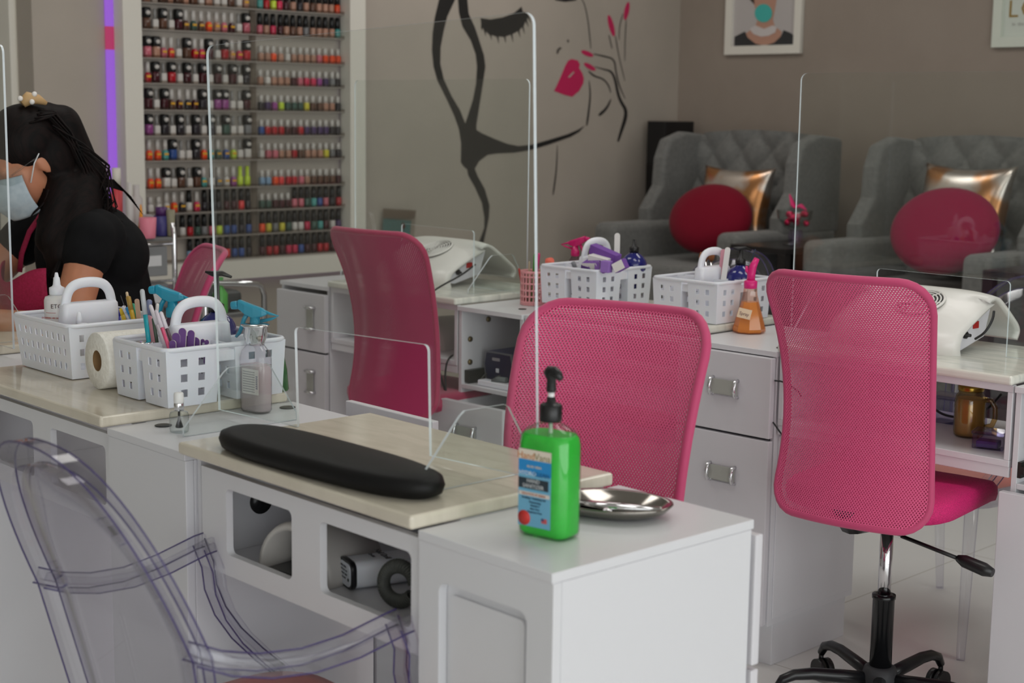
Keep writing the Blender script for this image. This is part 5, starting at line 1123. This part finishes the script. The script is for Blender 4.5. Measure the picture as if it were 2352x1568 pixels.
# ---------------------------------------------------------------- seated person
skin = noisy(mat('skin', (196, 132, 100), .5, Subsurface_Weight=.12), (198, 134, 102), (186, 122, 92), 14, 3)
PX, PY = -3.50, 0.0
t = thing('person', 'seated person with dark ponytail, face mask, black shirt and magenta apron, bent over the desk', 'person', (PX-.02, 1.845, 0))
def p3(x, y, z): return (x, y-1.90, z)
Rx = lambda a: Matrix.Rotation(radians(a), 3, 'X')
HC = Vector(p3(0, 1.715, 1.155))
HR = Rx(28)                                                     # head bowed
def hd(x, y, z): v = HR @ Vector((x, y, z)); return tuple(HC+v)   # head local: face looks to -Y, z up
body = [('e', hd(0, .010, .035), (.070, .088, .082), HR), ('e', hd(0, -.022, -.02), (.060, .066, .080), HR), ('e', hd(0, -.045, -.072), (.030, .030, .024), HR),
 ('c', hd(0, -.080, .012), hd(0, -.100, -.022), .009, .0125), ('e', hd(0, -.078, -.048), (.024, .014, .011), HR), ('e', hd(.027, -.074, .020), (.014, .010, .009), HR), ('e', hd(-.027, -.074, .020), (.014, .010, .009), HR),
 ('e', hd(.070, .010, -.002), (.007, .016, .026), HR @ Rx(12)), ('e', hd(-.070, .010, -.002), (.007, .016, .026), HR @ Rx(12)),
 ('c', hd(0, .030, -.05), p3(0, 1.83, 1.03), .045, .052), ('c', p3(0, 1.83, 1.03), p3(0, 1.86, .95), .06, .10),
 ('c', p3(.0, 1.87, .92), p3(0, 1.93, .70), .115, .11), ('c', p3(0, 1.93, .70), p3(0, 1.98, .53), .11, .13), ('c', p3(-.12, 1.83, .99), p3(.12, 1.83, .99), .055, .055)]
for s, el, wr in ((1, (.195, 1.71, .775), (.07, 1.46, .815)), (-1, (-.21, 1.64, .815), (-.10, 1.38, .812))):
    sh = p3(s*.150, 1.80, .985); e_ = p3(*el); w_ = p3(*wr)
    body += [('c', sh, e_, .050, .043), ('c', e_, w_, .042, .024)]
    wv = Vector(w_); dr = (wv-Vector(e_)).normalized(); sd = dr.cross(Vector((0, 0, 1))).normalized()
    pm = wv+dr*.045; body += [('c', tuple(wv), tuple(pm), .023, .030)]
    for k, (o_, L_f) in enumerate(((-.026, .050), (-.009, .060), (.008, .056), (.024, .044))):
        b0 = pm+sd*o_+dr*.012; b1 = b0+dr*L_f*.55+Vector((0, 0, .006)); b2 = b1+dr*L_f*.45+Vector((0, 0, -.020)); body += [('c', tuple(b0), tuple(b1), .0085, .0078), ('c', tuple(b1), tuple(b2), .0078, .0062)]
    b0 = wv+dr*.02-sd*.022*s; body += [('c', tuple(b0), tuple(b0+dr*.03-sd*.018*s), .011, .009), ('c', tuple(b0+dr*.03-sd*.018*s), tuple(b0+dr*.055-sd*.014*s+Vector((0, 0, -.008))), .009, .007)]
for s in (-1, 1): body += [('c', p3(s*.09, 1.96, .50), p3(s*.13, 1.60, .50), .082, .055), ('c', p3(s*.13, 1.60, .50), p3(s*.14, 1.66, .10), .052, .035), ('c', p3(s*.14, 1.67, .06), p3(s*.15, 1.53, .04), .036, .030)]
obj_body = blob('body', body, skin, t, .0055, 4)
shirt = [('c', p3(0, 1.845, 1.005), p3(0, 1.87, .93), .085, .118), ('c', p3(0, 1.87, .93), p3(0, 1.93, .70), .135, .125), ('c', p3(0, 1.93, .70), p3(0, 1.98, .53), .125, .148), ('c', p3(-.125, 1.83, .985), p3(.125, 1.83, .985), .068, .068),
 ('e', p3(0, 1.90, .93), (.165, .105, .11), Rx(-10))]
for s, el in ((1, (.195, 1.71, .775)), (-1, (-.21, 1.64, .815))):
    a, b_ = Vector(p3(s*.150, 1.80, .985)), Vector(p3(*el)); shirt += [('c', tuple(a), tuple(a.lerp(b_, .20)), .062, .060)]
blob('shirt', shirt, noisy(mat('black_cotton', (17, 17, 19), .9, Specular_IOR_Level=.2), (18, 18, 20), (13, 13, 15), 20, 2), t, .006, 8)
tr = []
for s in (-1, 1): tr += [('c', p3(s*.09, 1.97, .50), p3(s*.13, 1.60, .50), .094, .068), ('c', p3(s*.13, 1.60, .50), p3(s*.14, 1.66, .12), .064, .046)]
blob('trousers', tr, mat('dark_trousers', (24, 24, 28), .8), t, .008, 6)
for s in (-1, 1): blob('shoe', [('c', p3(s*.14, 1.67, .045), p3(s*.15, 1.54, .036), .042, .035)], mat('dark_shoe', (20, 20, 20), .5), t, .006, 4)
# apron: a bib hanging forward of the chest, and straps
apm = noisy(mat('apron_magenta', (168, 24, 72), .8), (172, 26, 76), (156, 20, 64), 200, 2, bump=.1)
def apf(u, v):                                                  # u across, v from hem to top
    x = (-.155+.31*u)*(1-.28*v); bow = .05*(1-(2*u-1)**2)
    y = 1.80-.07*v-bow-.05*sin(pi*v*.8); z = .56+.335*v+.02*cos(2*pi*u)*v
    return p3(x, y, z)
obj('apron_bib', MB().grid(apf, 20, 20), apm, t, sol=.003)
for s in (-1, 1):
    P = [p3(s*.105, 1.735, .885), p3(s*.105, 1.742, .93), p3(s*.085, 1.755, .985), p3(s*.066, 1.80, 1.055), p3(s*.055, 1.855, 1.085), p3(0, 1.89, 1.088)]
    obj('apron_strap', MB().tube(P, .004, 8, flat=3.2, up=(0, 1, 0)), apm, t)
obj('apron_side', MB().grid(lambda u, v: p3(.118-.01*v+.045*sin(pi*u*.5), 1.72+.16*u, .56+(.315-.22*u)*v), 10, 10), apm, t, sol=.003)
# hair
hair_m = noisy(mat('dark_hair', (22, 17, 17), .6, Specular_IOR_Level=.15), (24, 14, 13), (8, 6, 6), 12, 4, stretch=(40, 4, 1), lo=.4, hi=.6)
hp = [('e', hd(0, .022, .052), (.083, .096, .088), HR), ('e', hd(0, .060, .020), (.078, .068, .085), HR), ('e', hd(.0, .085, .055), (.060, .060, .062), HR), ('e', hd(.055, .05, .0), (.028, .050, .07), HR), ('e', hd(-.055, .045, .0), (.028, .055, .07), HR),
 ('c', hd(.02, .115, .045), p3(.02, 1.845, 1.12), .050, .055), ('c', p3(.03, 1.845, 1.13), p3(.075, 1.80, 1.03), .055, .060), ('c', p3(.075, 1.80, 1.03), p3(.105, 1.745, .95), .060, .045), ('c', p3(.105, 1.745, .95), p3(.10, 1.725, .905), .045, .018),
 ('c', p3(.05, 1.78, 1.10), p3(.085, 1.73, .98), .045, .040), ('c', p3(.0, 1.86, 1.12), p3(.0, 1.88, 1.06), .06, .04)]
hh = blob('hair', hp, hair_m, t, .006, 5)
random.seed(3)
sm = MB()
for i in range(46):
    a0 = random.uniform(0, 1); x0 = random.uniform(.0, .085)
    b0 = Vector(hd(x0, .06+.03*a0, .09-.08*a0)); b1 = Vector(p3(x0+.01, 1.885+random.uniform(-.02, .012), 1.12+random.uniform(-.05, .05))); b2 = Vector(p3(x0+.02, 1.86+random.uniform(-.03, .05), 1.04+random.uniform(-.02, .03))); b3 = Vector(p3(x0+.03+random.uniform(-.02, .02), 1.83+random.uniform(-.08, .10), .98+random.uniform(-.06, .06)))
    P = [b0.lerp(b1, .0), b0.lerp(b1, .5)+Vector((0, .006, .004)), b1, b2, b3]
    sm.tube(P, [.0022, .0024, .0022, .0018, .0006], 5)
for i in range(60):
    u_ = random.uniform(-.35, 1); v_ = random.uniform(0, 1)
    P = [hd(.02+.055*u_, .02+.05*v_, .125-.03*abs(u_)), hd(.03+.055*u_, .09+.02*v_, .085), p3(.045+.045*u_, 1.835+.03*v_, 1.10), p3(.085+.035*u_, 1.775+.05*v_, 1.02), p3(.115+.025*u_, 1.725+.05*v_, .945), p3(.112+.03*u_, 1.70+.06*v_, .895-.02*v_)]
    sm.tube(chaikin(P, 1), .0023, 5)
for i in range(8):
    q0 = Vector(p3(.03, 1.86, 1.10)); q1_ = Vector(p3(.04, 1.92+.004*i, 1.115-.004*i)); q2_ = Vector(p3(.05, 1.965+.004*i, 1.07-.006*i)); sm.tube([q0, q0.lerp(q1_, .5)+Vector((0, 0, .008)), q1_, q2_], [.003, .0026, .002, .0006], 5)
for i in range(10):
    q0 = Vector(hd(.04+.003*i, -.01, -.06)); sm.tube([q0, q0+Vector((.0, -.01, -.03)), q0+Vector((0, -.02-.003*i, -.045-.002*i))], [.006, .004, .001], 5)
obj('loose_strands', sm, hair_m, hh)
clipm = mat('beige_clip', (196, 160, 112), .5); clp = obj('hair_clip', MB().tube([hd(.030, .048, .138), hd(.034, .068, .142), hd(.038, .085, .130), hd(.042, .098, .112)], [.012, .016, .012, .005], 10), clipm, hh)
for q_ in ((.040, .046, .152), (.046, .080, .146), (.050, .064, .134)): obj('pearl', MB().sph(hd(*q_), .0065, 12, 8), mat('pearl', (235, 230, 225), .2), clp)
# mask, face shield
mk = noisy(mat('mask_blue', (178, 190, 198), .8), (182, 194, 202), (168, 182, 192), 60, 2)
def mf(u, v):
    a = (u-.5)*2.35; r_ = .072+.012*sin(pi*v)-.010*abs(sin(a)); x = r_*sin(a)*1.02; y = -.035-r_*cos(a)*1.02+.0-.012*sin(pi*v)*cos(a)
    return hd(x, y+.012, -.095+.090*v+.018*cos(a)*(v-.3)+.0025*(1 if int(v*6) % 2 else 0))
mo = obj('face_mask', MB().grid(mf, 24, 18), mk, t, sol=.0015)
for s in (-1, 1): obj('ear_loop', MB().tube([hd(s*.066, -.040, -.025), hd(s*.072, -.012, .012), hd(s*.077, .008, .028)], .0016, 6), mat('loop_white', (225, 228, 230), .6), mo)
obj('glasses', MB().tube([hd(.074, .012, .022), hd(.076, -.03, .020), hd(.070, -.075, .014)], .0018, 6), clear('bag_film'), t)
obj('glasses_lens', MB().grid(lambda u, v: hd(.075*sin((u-.5)*2.6), -.030-.070*cos((u-.5)*2.6), -.012+.040*v), 20, 4), clear('lens', (245, 248, 248), (170, 180, 185), .06, .02), t)
LT = text('I G', .018, mat('ink_white', (190, 190, 190), .6), t, frameM(p3(.128, 1.765, .935), (-.25, -1, 0), (0, 0, 1)), name='shirt_lettering')
